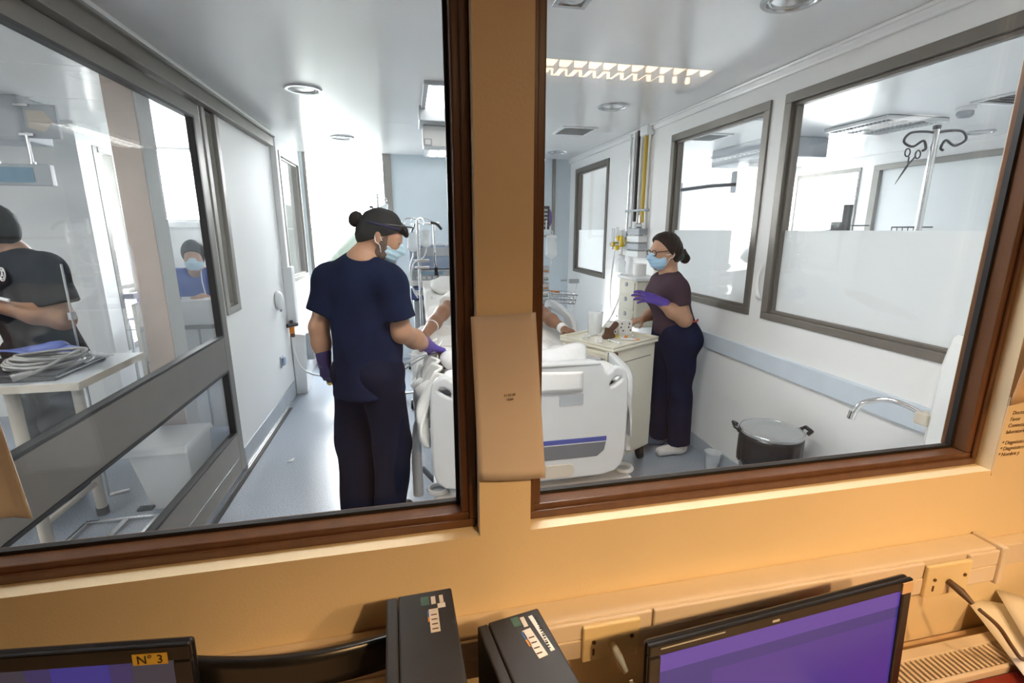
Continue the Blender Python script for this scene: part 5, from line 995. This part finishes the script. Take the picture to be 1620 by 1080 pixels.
build('tap_head', MB().cyl((XL + .04, 4.83, .70), (XL + .04, 4.83, .76), .016).cyl((XL + .01, 4.79, .715), (XL + .08, 4.87, .715), .020), 'device_dark', t, smooth=40); build('orange_collar', MB().cyl((XL + .04, 4.83, .635), (XL + .04, 4.83, .70), .024, n=16), 'orange', t, smooth=40); build('lower_ring', MB().cyl((XL + .04, 4.83, .60), (XL + .04, 4.83, .635), .021, n=16), 'brown_leather', t, smooth=40)
o = build('gas_hose', MB().tube(smoothpath([(XL + .04, 4.83, .60), (XL + .05, 4.80, .45), (XL + .12, 4.74, .30), (XL + .28, 4.72, .235), (XL + .44, 4.80, .27), (XL + .52, 4.86, .40), (XL + .51, 4.90, .55)], 8), .010, 8), 'tube_white', None, smooth=60); tag(o, 'white hose looping from the gas tap on the left wall', 'hose')
t = thing('floor_pedestal', 'white low pedestal unit on the floor against the left wall', 'pedestal', (-1.11, 4.96, 0))
build('body', MB().prism([(XL + .005, 0), (-1.055, 0), (-1.035, .60), (XL + .005, .62)], lambda a, b, c: (a, c, b), 4.90, 5.14), 'white_plastic', t, bevel=.008); build('side_tray', MB().box(-1.04, -.98, 4.97, 5.1, .33, .60), 'device_grey', t, bevel=.006)
t = thing('regulator', 'steel pressure regulator with a red mark beside the white pedestal', 'regulator', (-.95, 5.1, .5))
build('body', MB().cyl((-1.02, 5.08, .44), (-.80, 5.08, .47), .028, n=16).cyl((-.94, 5.08, .44), (-.94, 5.08, .39), .02), 'steel', t, smooth=40); build('upper_tube', MB().cyl((-1.0, 5.08, .58), (-.78, 5.08, .56), .022, n=14), 'white_plastic', t, smooth=40); build('red_mark', MB().cyl((-.95, 5.08, .578), (-.925, 5.08, .576), .025, n=14), 'red', t, smooth=40); build('hook_wire', MB().tube([(-1.03, 5.05, .64), (-.97, 5.05, .70), (-.95, 5.05, .63), (-.88, 5.05, .72)], .004, 6), 'steel', t)
t = thing('hanging_bulb', 'yellowish rubber bulb on a thin tube hanging above the floor', 'bulb', (-.80, 4.6, .2))
build('tube', MB().tube(smoothpath([(-.80, 5.08, .55), (-.72, 4.80, .54), (-.70, 4.66, .42), (-.76, 4.60, .27)], 6), .006, 6), 'tube_white', t, smooth=60); soft('bulb', sdf([ell((-.785, 4.58, .22), (.035, .035, .05)), cap((-.77, 4.59, .26), (-.76, 4.60, .28), .012)], .006), 'yellow_dull', t)
t = thing('wall_socket', 'grey wall socket low on the left wall above the skirting', 'socket', (XL, 4.50, .45)); build('plate', MB().box(XL, XL + .010, 4.45, 4.55, .40, .50), 'device_grey', t, bevel=.004); build('socket_insert', MB().box(XL + .010, XL + .035, 4.47, 4.53, .415, .485), 'device_blue', t, bevel=.006)
t = thing('window_bracket', 'grey metal bracket low on the back wall window edge', 'bracket', (-1.08, 6.0, .9)); build('arm', MB().box(-1.12, -.98, 5.96, 6.06, .88, .96), 'device_grey', t, bevel=.006); build('end_cap', MB().box(-.98, -.965, 5.97, 6.05, .87, .97), 'device_dark', t, bevel=.004)

# ------------------------------------------------------------------ corridor side
TY0, TY1, TX1, TZ = 2.42, 2.99, -1.485, .93
t = thing('equipment_table', 'beige-legged equipment table with a metal edge behind the sliding door', 'table', (-2.0, 2.7, 0))
build('table_top', MB().box(-2.75, TX1, TY0, TY1, TZ - .018, TZ), 'device_grey', t, bevel=.003); build('edge_band', MB().box(-2.755, TX1 + .005, TY0 - .006, TY0, TZ - .035, TZ + .002).box(TX1, TX1 + .006, TY0, TY1, TZ - .035, TZ + .002), 'beige', t, bevel=.002)
for x, y in ((-1.80, 2.50), (-2.62, 2.50), (-1.80, 2.92), (-2.62, 2.92)):
    lg = build('leg', MB().cyl((x, y, .04), (x, y, TZ - .02), .026, n=14), 'beige', t, smooth=40); build('foot', MB().cyl((x, y, 0), (x, y, .045), .03, n=14), 'black_matte', lg)
build('stretcher', MB().cyl((-1.80, 2.50, .20), (-1.80, 2.92, .20), .015).cyl((-2.62, 2.5, .2), (-2.62, 2.92, .2), .015), 'beige', t)
t = thing('black_case', 'flat black laptop-like case lying on the equipment table', 'case', (-1.85, 2.65, TZ))
cs = build('lower_shell', MB().box(-2.40, -1.60, 2.47, 2.86, TZ + .001, TZ + .014), 'black_matte', t, bevel=.004); build('upper_shell', MB().box(-2.38, -1.60, 2.50, 2.87, TZ + .015, TZ + .028), 'black_plastic', t, bevel=.005); build('edge_strip', MB().box(-1.602, -1.596, 2.48, 2.86, TZ + .012, TZ + .018), 'steel', t)
t = thing('cable_coil', 'coil of thick grey cable lying on the black case', 'cable', (-1.95, 2.68, TZ + .03))
rs = np.random.RandomState(5)
for i in range(7):
    a0 = rs.rand() * 6; rx, ry = .125 + .018 * rs.rand(), .105 + .02 * rs.rand(); ox, oy = .012 * rs.randn(), .012 * rs.randn()
    build('cable_loop', MB().tube([(-1.74 + ox + rx * math.cos(a), 2.66 + oy + ry * math.sin(a), TZ + .036 + .008 * i + .006 * math.sin(2 * a + a0)) for a in np.linspace(0, 2 * PI, 33)[:-1]], .007, 8, True), 'wire_grey', t, smooth=60)
build('cable_end', MB().tube(smoothpath([(-1.62, 2.70, TZ + .09), (-1.62, 2.59, TZ + .08), (-1.66, 2.50, TZ + .05), (-1.70, 2.455, TZ + .035)], 6), .008, 8).tube([(-1.68, 2.475, TZ + .045), (-1.735, 2.43, TZ + .032)], [.010, .017], 10), 'wire_grey', t, smooth=60)
for i, (x, y, an, L, m_, lb) in enumerate(((-1.60, 2.70, 60, .16, 'steel', 'silver cable connectors heaped on the black case, nearest the table edge'), (-1.62, 2.78, 30, .14, 'clear_plastic', 'clear plastic tubing heaped on the black case'), (-1.68, 2.83, 100, .12, 'device_grey', 'grey lead lying at the right end of the black case'))):
    pts = [(x + L * (k / 6 - .5) * math.cos(R(an)) + .02 * math.sin(2.3 * k + i), y + L * (k / 6 - .5) * math.sin(R(an)) + .015 * math.cos(3 * k), TZ + .040 + .012 * math.sin(1.7 * k + i)) for k in range(7)]
    o = build('loose_lead', MB().tube(smoothpath(pts, 4), .006, 6), m_, None, smooth=60); tag(o, lb, 'cable')
o = build('blue_cloth', MB().grid(lambda u, v: (-2.28 + .52 * u, 2.86 + .13 * v, TZ + .035 + .025 * math.sin(4 * u + 2 * v) ** 2 + .03 * u * (1 - u)), 24, 12), 'bag_blue', None, smooth=0, solid=.01); tag(o, 'blue cloth folded along the back of the equipment table', 'cloth')
o = soft('blue_bag', sdf([cap((-1.95, 2.93, TZ + .03), (-1.85, 2.95, TZ + .035), .045), cap((-1.88, 2.94, TZ + .05), (-1.84, 2.94, TZ + .06), .03)], .008, disp=folds(.006, 61, 40)), 'bag_blue', None); tag(o, 'crumpled dark blue bag at the back edge of the table by the man in black', 'bag')
t = thing('wheeled_base', 'steel wheeled base with a brake lever on the floor under the table', 'base', (-2.15, 3.02, 0)); build('foot_bar', MB().tube([(-2.45, 3.0, .09), (-2.12, 3.10, .075)], .018), 'steel', t, smooth=60); cs = build('caster', MB().cyl((-2.12, 3.09, .04), (-2.09, 3.11, .04), .04, n=16), 'black_matte', t); build('brake_lever', MB().tube([(-2.10, 3.10, .08), (-2.08, 3.12, .15)], .010), 'device_dark', cs); build('post', MB().cyl((-2.17, 3.08, .08), (-2.20, 3.06, .22), .012), 'steel', t)
t = thing('drip_stand', 'thin steel drip stand beside the man in the black shirt', 'drip stand', (-1.825, 3.04, 0)); pole(t, -1.825, 3.04, .05, 1.42, .006); build('clamp', MB().cyl((-1.825, 3.04, 1.12), (-1.825, 3.04, 1.16), .020), 'steel', t); build('base_bar', MB().tube([(-1.825, 3.04, .05), (-1.75, 3.10, .04)], .012), 'steel', t)
# waste bin with slanted body
t = thing('waste_bin', 'white tapered waste bin with a grey lid seen through the lower door glass', 'bin', (-1.42, 3.0, 0))
def frus(x0, x1, y0, y1, z0, X0, X1, Y0, Y1, z1): return MB().add([(x0, y0, z0), (x1, y0, z0), (x1, y1, z0), (x0, y1, z0), (X0, Y0, z1), (X1, Y0, z1), (X1, Y1, z1), (X0, Y1, z1)], [(0, 3, 2, 1), (4, 5, 6, 7), (0, 1, 5, 4), (1, 2, 6, 5), (2, 3, 7, 6), (3, 0, 4, 7)])
build('body', frus(-1.535, -1.30, 2.90, 3.16, 0, -1.60, -1.30, 2.87, 3.22, .36), 'white_plastic', t, bevel=.008); build('lid', frus(-1.66, -1.29, 2.84, 3.25, .36, -1.64, -1.30, 2.87, 3.23, .395), 'white_plastic', t, bevel=.008); build('pedal', MB().box(-1.60, -1.52, 2.86, 2.90, .02, .035), 'black_matte', t, bevel=.003)
t = thing('floor_grate', 'flat metal floor frame lying beside the sliding door', 'floor frame', (-1.65, 2.74, 0))
for a in ((-1.83, -1.46, 2.80, 2.82), (-1.83, -1.46, 2.62, 2.64), (-1.83, -1.81, 2.64, 2.80), (-1.64, -1.61, 2.64, 2.80), (-1.48, -1.46, 2.64, 2.80)): build('frame_bar', MB().box(*a, .001, .02), 'steel', t, bevel=.002)
# counter
t = thing('corridor_counter', 'white reception counter with a grey rail in front of the woman in blue', 'counter', (-1.7, 4.2, 0))
build('front_panel', MB().box(-2.0, -1.27, 4.06, 4.09, .04, 1.055), 'white_plastic', t, bevel=.004); build('counter_top', MB().box(-2.0, -1.27, 4.06, 4.30, 1.055, 1.075), 'white_plastic', t, bevel=.004); build('rail', MB().box(-2.02, -1.27, 4.035, 4.06, .855, .885), 'grey_frame', t, bevel=.004); build('end_panel', MB().box(-2.03, -2.0, 4.03, 4.30, .02, 1.06), 'beige', t, bevel=.004)
for x in (-1.62, -1.40): build('divider', MB().box(x, x + .012, 4.05, 4.06, .06, .85), 'device_grey', t)
build('shelf_line', MB().box(-2.0, -1.27, 4.052, 4.06, .60, .612), 'device_grey', t)
t = thing('steel_rack', 'grey steel rail trolley by the corridor window', 'trolley', (-2.3, 4.9, 0))
for x, y in ((-2.42, 4.72), (-2.15, 4.72), (-2.42, 5.05), (-2.15, 5.05)): build('post', MB().cyl((x, y, .04), (x, y, .78), .014, n=12).cyl((x, y, 0), (x, y, .04), .02), 'steel', t, smooth=40)
for z in (.25, .75):
    build('shelf', MB().box(-2.44, -2.13, 4.70, 5.07, z - .008, z), 'grey_frame', t, bevel=.003)
build('handle', MB().tube([(-2.42, 4.72, .78), (-2.42, 4.72, .84), (-2.15, 4.72, .84), (-2.15, 4.72, .78)], .012, 8), 'steel', t, smooth=60)
# hanging panels in the corridor
t = thing('hanging_screen', 'grey screen hung from the corridor ceiling on two thin rods', 'screen', (-2.3, 3.95, 1.95))
build('panel', MB().box(-2.95, -2.315, 3.94, 3.99, 1.885, 2.022), 'device_grey', t, bevel=.006); build('screen_face', MB().box(-2.90, -2.41, 3.935, 3.94, 1.905, 2.0), 'display_blue', t)
for x in (-2.62, -2.42): build('rod', MB().cyl((x, 3.965, 2.02), (x, 3.965, 2.20), .010, n=10).cyl((x, 3.965, 2.02), (x, 3.965, 2.035), .018), 'steel', t)
t = thing('ceiling_box', 'grey box with a square side plate under the corridor ceiling', 'box', (-2.5, 4.0, 2.3))
build('box', MB().box(-2.95, -2.44, 3.98, 4.25, 2.17, 2.45), 'device_grey', t, bevel=.008); build('side_plate', MB().box(-2.43, -2.245, 3.99, 4.02, 2.19, 2.40), 'device_grey', t, bevel=.004); build('arrow_plate', MB().prism([(-2.41, 2.25), (-2.33, 2.23), (-2.27, 2.29), (-2.31, 2.36), (-2.41, 2.36)], lambda a, b, c: (a, c, b), 3.985, 3.99), 'beige', t); build('bracket', MB().box(-2.46, -2.38, 3.96, 3.98, 2.38, 2.395).box(-2.46, -2.38, 3.96, 3.98, 2.20, 2.215), 'steel', t)

# ------------------------------------------------------------------ neighbouring room objects
t = thing('drip_stand', 'tall steel drip pole with curled hooks in the neighbouring room', 'drip stand', (3.0, 2.40, 0))
pole(t, 3.0, 2.40, .1, 2.165, .018); build('pole_cap', MB().lathe([(.019, 2.16), (.020, 2.18), (.001, 2.187)], (3.0, 2.40, 0), n=14), 'device_dark', t, smooth=50); five_base(t, 3.0, 2.40)
for q in (-1, 1): build('curled_hook', MB().tube(smoothpath([(3.0, 2.4, 2.14), (3.0 + q * .05, 2.4 - q * .02, 2.15), (3.0 + q * .12, 2.4 - q * .05, 2.145), (3.0 + q * .145, 2.4 - q * .06, 2.10), (3.0 + q * .10, 2.4 - q * .04, 2.07), (3.0 + q * .055, 2.4 - q * .02, 2.10), (3.0 + q * .035, 2.4 - q * .015, 2.06), (3.0 + q * .05, 2.4 - q * .02, 2.045)], 6), .007, 8), 'device_dark', t, smooth=60)
t = thing('scissors', 'steel scissors hanging from the hook of the tall drip pole', 'scissors', (2.90, 2.44, 2.0))
for q in (-1, 1):
    build('finger_ring', MB().tube([(2.885 + q * .026 + .018 * math.cos(a), 2.42 - q * .01, 2.035 - .012 * (q > 0) + .022 * math.sin(a)) for a in np.linspace(0, 2 * PI, 17)[:-1]], .004, 6, True), 'device_dark', t, smooth=60); build('blade', MB().tube([(2.885 + q * .022, 2.42, 2.012), (2.872 - q * .003, 2.43, 1.96), (2.83, 2.45, 1.86)], [.004, .005, .0015], 6), 'device_dark', t, smooth=60)
t = thing('bed_monitor', 'tall monitor on a bent arm before the bright far window of the neighbouring room', 'monitor', (4.3, 4.2, 1.5)); build('screen', MB().box(4.22, 4.26, 4.07, 4.27, 1.55, 1.84), 'device_dark', t, bevel=.006); build('arm', MB().tube([(4.30, 4.27, 1.84), (4.34, 4.36, 1.6), (4.3, 4.5, 1.57)], .014), 'steel', t, smooth=60); build('post', MB().cyl((4.28, 4.17, 0), (4.28, 4.17, 1.55), .02), 'steel', t)
for x, y, L, h, lb in ((4.45, 4.38, .30, .08, 'wire basket trolley in front of the bright far window'), (4.3, 3.58, .20, .06, 'small wire rack under the far blind in the neighbouring room')):
    t = thing('wire_rack', lb, 'rack', (x, y, 1.55))
    for z in (1.56, 1.56 + h): build('rail', MB().tube([(x, y - L / 2, z), (x, y + L / 2, z), (x + .2, y + L / 2, z), (x + .2, y - L / 2, z)], .006, 6, True), 'device_dark', t)
    for k in range(5): build('upright', MB().cyl((x, y - L / 2 + L * k / 4, 1.56), (x, y - L / 2 + L * k / 4, 1.56 + h), .004, n=6), 'device_dark', t)
    build('stand', MB().cyl((x + .1, y, 0), (x + .1, y, 1.58), .02, n=10).box(x, x + .2, y - L / 2, y + L / 2, 1.54, 1.556), 'steel', t)
t = thing('device_stack', 'stack of grey and dark bedside devices at the left of the far window', 'medical machine', (4.0, 5.1, 0)); build('lower_box', MB().box(3.9, 4.2, 4.85, 5.3, .0, 1.62), 'device_grey', t, bevel=.01); build('upper_box', MB().box(3.92, 4.18, 4.9, 5.25, 1.62, 2.02), 'device_blue', t, bevel=.01); build('dark_screen', MB().box(3.88, 3.92, 4.88, 4.98, 1.55, 1.9), 'device_dark', t, bevel=.006)
t = thing('window_cup', 'grey beaker standing on the ledge behind the farther frosted window', 'cup', (XR + .12, 2.80, 1.11)); build('cup', MB().lathe([(.001, 0), (.05, 0), (.055, .11), (.05, .11), (.046, .005), (.001, .005)], (XR + .16, 2.80, 1.105), n=24), 'device_grey', t, smooth=50); build('ledge', MB().box(XR + .10, XR + .24, 2.62, 3.6, 1.085, 1.103), 'white_plastic', t)

# ------------------------------------------------------------------ nurse station: trunking, sockets, screens, computers, papers
t = thing('cable_trunking', 'cream cable trunking with lids running along the wall under the windows', 'trunking', (.5, .77, .8))
build('body', MB().box(-2.2, 1.335, .742, YF - .002, .778, .866), 'trunk_white', t, bevel=.004)
build('lower_cover', MB().box(-2.2, 1.335, .734, .742, .780, .822), 'trunk_white', t, bevel=.002)
for x0, x1 in ((-2.2, .44), (.445, 1.115), (1.245, 1.335)): build('upper_cover', MB().box(x0, x1, .734, .742, .8235, .862), 'trunk_white', t, bevel=.003)
build('end_cap', MB().box(1.335, 1.352, .728, YF - .002, .772, .872), 'trunk_white', t, bevel=.004); build('side_run', MB().box(1.352, 2.9, .765, YF - .002, .785, .845), 'trunk_white', t, bevel=.004)
for x0, x1, lb in ((.293, .412, 'ivory wall socket plate with a plug between the computers and the right screen'), (1.116, 1.243, 'ivory wall socket plate with a brown plug right of the purple screen')):
    t = thing('socket_plate', lb, 'socket', ((x0 + x1) / 2, .73, .82)); build('plate', MB().box(x0, x1, .726, .736, .776, .856), 'old_ivory', t, bevel=.003)
    cx = (x0 + x1) / 2; build('screw', MB().cyl((x0 + .022, .7235, .822), (x0 + .022, .7265, .822), .004, n=10).cyl((x1 - .018, .7235, .822), (x1 - .018, .7265, .822), .004, n=10), 'ink_brown', t); build('keyhole', MB().box(x0 + .020, x0 + .024, .7245, .7265, .792, .806), 'ink_brown', t)
    build('plug', MB().tube([(cx, .726, .812), (cx + .003, .70, .805), (cx + .010, .678, .790)], [.007, .0085, .005], 12), 'old_ivory' if x0 < 1 else 'cable_brown', t, smooth=60)
o = build('power_cable', MB().tube(smoothpath([(1.190, .665, .787), (1.215, .64, .76), (1.245, .625, .715), (1.30, .63, .665), (1.37, .64, .650)], 8), .0042, 8), 'cable_brown', None, smooth=60); tag(o, 'brown power cable hanging from the right socket plate to the desk', 'cable')
o = build('power_cable', MB().tube(smoothpath([(.366, .665, .786), (.370, .64, .75), (.365, .63, .70), (.36, .62, .59)], 8), .0042, 8), 'old_ivory', None, smooth=60); tag(o, 'ivory power cable hanging from the socket plate left of the purple screen', 'cable')
t = thing('desk', 'brown desk along the station wall carrying the screens', 'desk', (.3, .4, 0)); build('worktop', MB().box(-1.6, 1.9, .0, .79, .545, .58), 'desk_top', t, bevel=.004)
for x in (-1.55, .2, 1.8): build('leg_panel', MB().box(x, x + .03, .1, .78, 0, .545), 'desk_top', t)
def screen(name, label, TL, TR, h, lean, segs, bez=.022, thick=.016):
    TL, TR = Vector(TL), Vector(TR); x = (TR - TL).normalized(); n0 = Vector((x.y, -x.x, 0)); dn = Vector((0, 0, -1)) * math.cos(lean) + n0 * math.sin(lean); w_ = (TR - TL).length
    M = frame_M(TL, x, dn); back = M.to_3x3() @ Vector((0, 0, 1))       # z = x cross down: points towards the wall or the viewer
    s_ = -1 if back.dot(n0) > 0 else 1
    t = thing(name, label, 'monitor', (TL.x + w_ / 2 * x.x, TL.y + .05, .61))
    zb = lambda a, b: sorted((s_ * a, s_ * b))
    hs = MB().box(0, w_, 0, h, *zb(.004, thick)); hs.xf(M); build('housing', hs, 'black_plastic', t, bevel=.008)
    bz = MB()
    for a in ((0, w_, 0, bez), (0, w_, h - bez, h), (0, bez, bez, h - bez), (w_ - bez, w_, bez, h - bez)): bz.box(*a, *zb(-.004, .005))
    build('bezel', bz.xf(M), 'black_plastic', t, bevel=.003)
    for nm, m_, (u0, u1, v0, v1) in segs: build(nm, MB().box(bez + u0 * (w_ - 2 * bez), bez + u1 * (w_ - 2 * bez), bez + v0 * (h - 2 * bez), bez + v1 * (h - 2 * bez), *zb(.001, .004)).xf(M), m_, t)
    c = M @ Vector((w_ / 2, h * .7, s_ * thick)); build('neck', MB().cyl(c, (c.x, c.y + .02, .59), .025), 'black_plastic', t); build('foot', MB().lathe([(.11, .58), (.10, .595), (.02, .602)], (c.x, c.y, 0), n=28), 'black_plastic', t, smooth=40)
    return t, M, s_
t, M, s_ = screen('computer_monitor', 'black computer screen showing a purple desktop at the right of the desk', (.338, .568, .966), (.895, .607, .965), .335, R(3), [('title_strip', 'screen_purple_light', (0, 1, 0, .12)), ('dark_strip', 'screen_purple_dark', (0, 1, .12, .20)), ('side_panel', 'screen_purple_dark', (0, .20, .20, 1)), ('window_area', 'screen_purple', (.20, 1, .20, 1))])
build('corner_tape', MB().box(.530, .556, .004, .026, *sorted((s_ * -.006, s_ * -.004))).xf(M), 'tape', t)
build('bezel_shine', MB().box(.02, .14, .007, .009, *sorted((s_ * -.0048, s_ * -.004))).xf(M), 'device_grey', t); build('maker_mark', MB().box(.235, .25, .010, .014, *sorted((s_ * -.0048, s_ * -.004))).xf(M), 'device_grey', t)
t, M, s_ = screen('computer_monitor', 'black computer screen labelled number three at the left of the desk', (-.86, .735, 1.010), (-.34, .67, 1.012), .34, R(3), [('screen_area', 'screen_grey', (0, 1, 0, 1))], .026)
L = M @ Vector((.43, .006, 0)); W_ = .527
lb = build('number_label', MB().box(W_ - .082, W_ - .034, .010, .028, *sorted((s_ * -.0052, s_ * -.004))).xf(M), 'yellow_dull', t)
me = text_mesh('N° 3', .019, .0003, 'CENTER'); me.transform(M @ Matrix.Translation((W_ - .058, .0255, s_ * -.0056)) @ Matrix.Diagonal((1, -1, s_ * 1.0, 1)))
link_mesh('label_text', me, 'ink', lb)
build('glow_patch', MB().box(W_ - .235, W_ - .09, .026, .30, *sorted((s_ * .0005, s_ * .001))).xf(M), 'screen_edge', t)
build('glow_patch', MB().box(W_ - .20, W_ - .12, .026, .30, *sorted((s_ * .0002, s_ * .001))).xf(M), 'screen_purple_dark', t)
o = build('black_curved_panel', MB().grid(lambda u, v: (-.36 + .32 * u, .70 - .03 * math.sin(PI * u), .957 + .008 * math.sin(PI * u) - .013 * u - .060 * (1 - v)), 20, 4), 'black_plastic', None, smooth=0, solid=.012); tag(o, 'black curved panel between the numbered screen and the taller computer', 'panel')
def tower(label, x0, x1, y1, z, ang, flip):
    cx = (x0 + x1) / 2; w_ = (x1 - x0); M = Matrix.Translation((cx, y1, 0)) @ Matrix.Rotation(R(ang), 4, 'Z')
    t = thing('computer_tower', label, 'computer', (cx, y1 - .16, .61)); h = w_ / 2
    build('case', MB().box(-h + .018, h, -.36, 0, .582, z, M), 'tower_black', t, bevel=.003); build('side_cover', MB().box(-h, -h + .0172, -.36, -.001, .582, z - .0005, M), 'tower_black', t, bevel=.003)
    return t, M, h
def sticker(t, M, h, u0, u1, v0, v1, z, m_, nm='sticker', rot=0):
    c = Matrix.Translation(((u0 + u1) / 2, (v0 + v1) / 2, 0)) @ Matrix.Rotation(R(rot), 4, 'Z'); a, b = (u1 - u0) / 2, (v1 - v0) / 2
    return build(nm, MB().box(-a, a, -b, b, z, z + .0006, M @ c), m_, t)
t, M, h = tower('taller black computer tower with white and green stickers on top', -.061, .042, .68, 1.03, 2, 0)
z = 1.03
sk = sticker(t, M, h, .012, .026, -.085, -.040, z, 'sticker_white'); sticker(t, M, h, .0095, .012, -.055, -.042, z, 'sticker_blue'); sticker(t, M, h, .0095, .012, -.064, -.055, z, 'sticker_orange'); sticker(t, M, h, .017, .024, -.030, -.014, z, 'sticker_white'); sticker(t, M, h, .030, .036, -.030, -.014, z, 'sticker_white'); sticker(t, M, h, .026, .038, -.040, -.031, z, 'paper_white', 'torn_sticker'); sticker(t, M, h, .001, .014, -.030, -.012, z, 'sticker_green', 'hologram_sticker')
for i in range(4): sticker(t, M, h, .0145, .0235, -.080 + .009 * i, -.0785 + .009 * i, z + .0005, 'ink_brown', 'print_line')
t, M, h = tower('lower black computer tower with a long white barcode sticker on top', .077, .182, .645, .99, 9, 0)
z = .99
sticker(t, M, h, .012, .027, -.090, -.035, z, 'sticker_white', rot=6); sticker(t, M, h, .008, .012, -.052, -.038, z, 'sticker_blue', rot=6); sticker(t, M, h, .009, .013, -.066, -.053, z, 'sticker_orange', rot=6); sticker(t, M, h, .016, .023, -.030, -.010, z, 'sticker_white'); bc_ = sticker(t, M, h, .033, .040, -.085, -.012, z, 'paper_white', 'barcode_sticker', 5); sticker(t, M, h, .001, .014, -.026, -.006, z, 'sticker_green', 'hologram_sticker')
for i in range(14): build('barcode_line', MB().box(.0345 + .0003 * i, .0385 + .0003 * i, -.080 + .0046 * i, -.0785 + .0046 * i + .0008 * (i % 3), z + .0007, z + .0010, M), 'ink', bc_)
for i in range(4): sticker(t, M, h, .0145, .0235, -.083 + .010 * i, -.0812 + .010 * i, z + .0006, 'ink_brown', 'print_line')
# notice paper on the wall post
def sheet(fn, nu, nv): return MB().grid(fn, nu, nv)
q = [A_((.0965, .795, 1.457)), A_((.2095, .795, 1.461)), A_((.105, .790, 1.156)), A_((.229, .786, 1.150))]
def pf(u, v): p = q[0] * (1 - u) * (1 - v) + q[1] * u * (1 - v) + q[2] * (1 - u) * v + q[3] * u * v; p[1] -= .003 * math.sin(PI * u) * v + .002 * v * v; return tuple(p)
o = build('notice_paper', sheet(pf, 12, 16), 'paper', None, smooth=40, solid=.0006); tag(o, 'long blank sheet of paper with a tiny printed date taped over the wall post', 'paper')
for i, (tx, sz) in enumerate((('31.03.20', .0062), ('12:04', .0058))):
    me = text_mesh(tx, sz, .0002, 'CENTER'); p = pf(.52, .475 + .026 * i); me.transform(Matrix.Translation((p[0], p[1] - .0015, p[2])) @ Matrix.Rotation(R(90), 4, 'X') @ Matrix.Rotation(R(2.5), 4, 'Z')); link_mesh('printed_date', me, 'ink_brown', o)
o = build('curled_sheet', sheet(lambda u, v: (-.715 + .118 * u + .012 * v, .808 - .012 * max(0, u - .75) * 4, 1.355 - .188 * v - .010 * max(0, u - .8) ** 2 * 20 * (1 - v)), 16, 10), 'paper_white', None, smooth=40, solid=.0008); tag(o, 'pinkish sheet of paper stuck to the left window frame, its edge curling', 'paper')
o = build('folded_paper', sheet(lambda u, v: (1.335 + .10 * u + .02 * (1 - v) * (1 - u), .786 - .018 * math.sin(PI * u) - .01 * (1 - v), 1.42 - .215 * v + .05 * u), 10, 8), 'tape', None, smooth=0, solid=.001); tag(o, 'brownish folded sheet hanging on the wall right of the right window', 'paper')
o = build('notice_sheet', MB().box(1.365 - .012, 1.62, .797, .7995, 1.02, 1.22), 'station_paint', None); tag(o, 'printed notice on the wall beside the right window frame, cut off by the picture', 'notice')
for i, (tx, x, z_) in enumerate((('Doctor(a):', 1.366, 1.176), ('Favor', 1.364, 1.160), ('Contestar', 1.362, 1.144), ('laboratorio', 1.360, 1.128), ('* Diagnóstico', 1.356, 1.100), ('* Diagnóstico', 1.3545, 1.085), ('* Nombre y', 1.353, 1.070))):
    me = text_mesh(tx, .0135, .0002, 'LEFT', .15); me.transform(Matrix.Translation((x + .004, .7965, z_)) @ Matrix.Rotation(R(90), 4, 'X')); link_mesh('printed_line', me, 'ink_brown', o)
# desk corner: slotted ledge, red folder, papers
t = thing('slotted_ledge', 'beige ledge with a row of slots at the wall end of the desk', 'ledge', (1.15, .68, .64))
build('ledge_front', MB().box(.92, 1.9, .652, .662, .582, .622).box(.92, 1.9, .712, .740, .582, .622), 'trunk_white', t, bevel=.003); build('dark_slot_bed', MB().box(.92, 1.9, .662, .712, .582, .606), 'ink_brown', t)
for i in range(40): x = .925 + .0145 * i; build('slat', MB().box(x, x + .0075, .662, .712, .606, .621), 'trunk_white', t)
o = build('red_folder', MB().box(.90, 1.46, .40, .648, .584, .612), 'desk_red', None, bevel=.004); tag(o, 'dark red folder lying on the desk in front of the slotted ledge', 'folder')
for i, (x, y, z_, an, lb) in enumerate(((1.42, .635, .630, -28, 'white sheet of paper lying across the slotted ledge'), (1.465, .62, .645, -38, 'topmost white sheet of the loose papers at the desk corner'))):
    Mx = Matrix.Translation((x, y, z_)) @ Matrix.Rotation(R(an), 4, 'Z'); o = build('loose_paper', sheet(lambda u, v: (-.105 + .21 * u, -.15 + .30 * v, .012 * math.sin(2.5 * u + i) + .02 * (1 - u) * v), 8, 8).xf(Mx), 'paper_white', None, smooth=0, solid=.0008); tag(o, lb, 'paper')
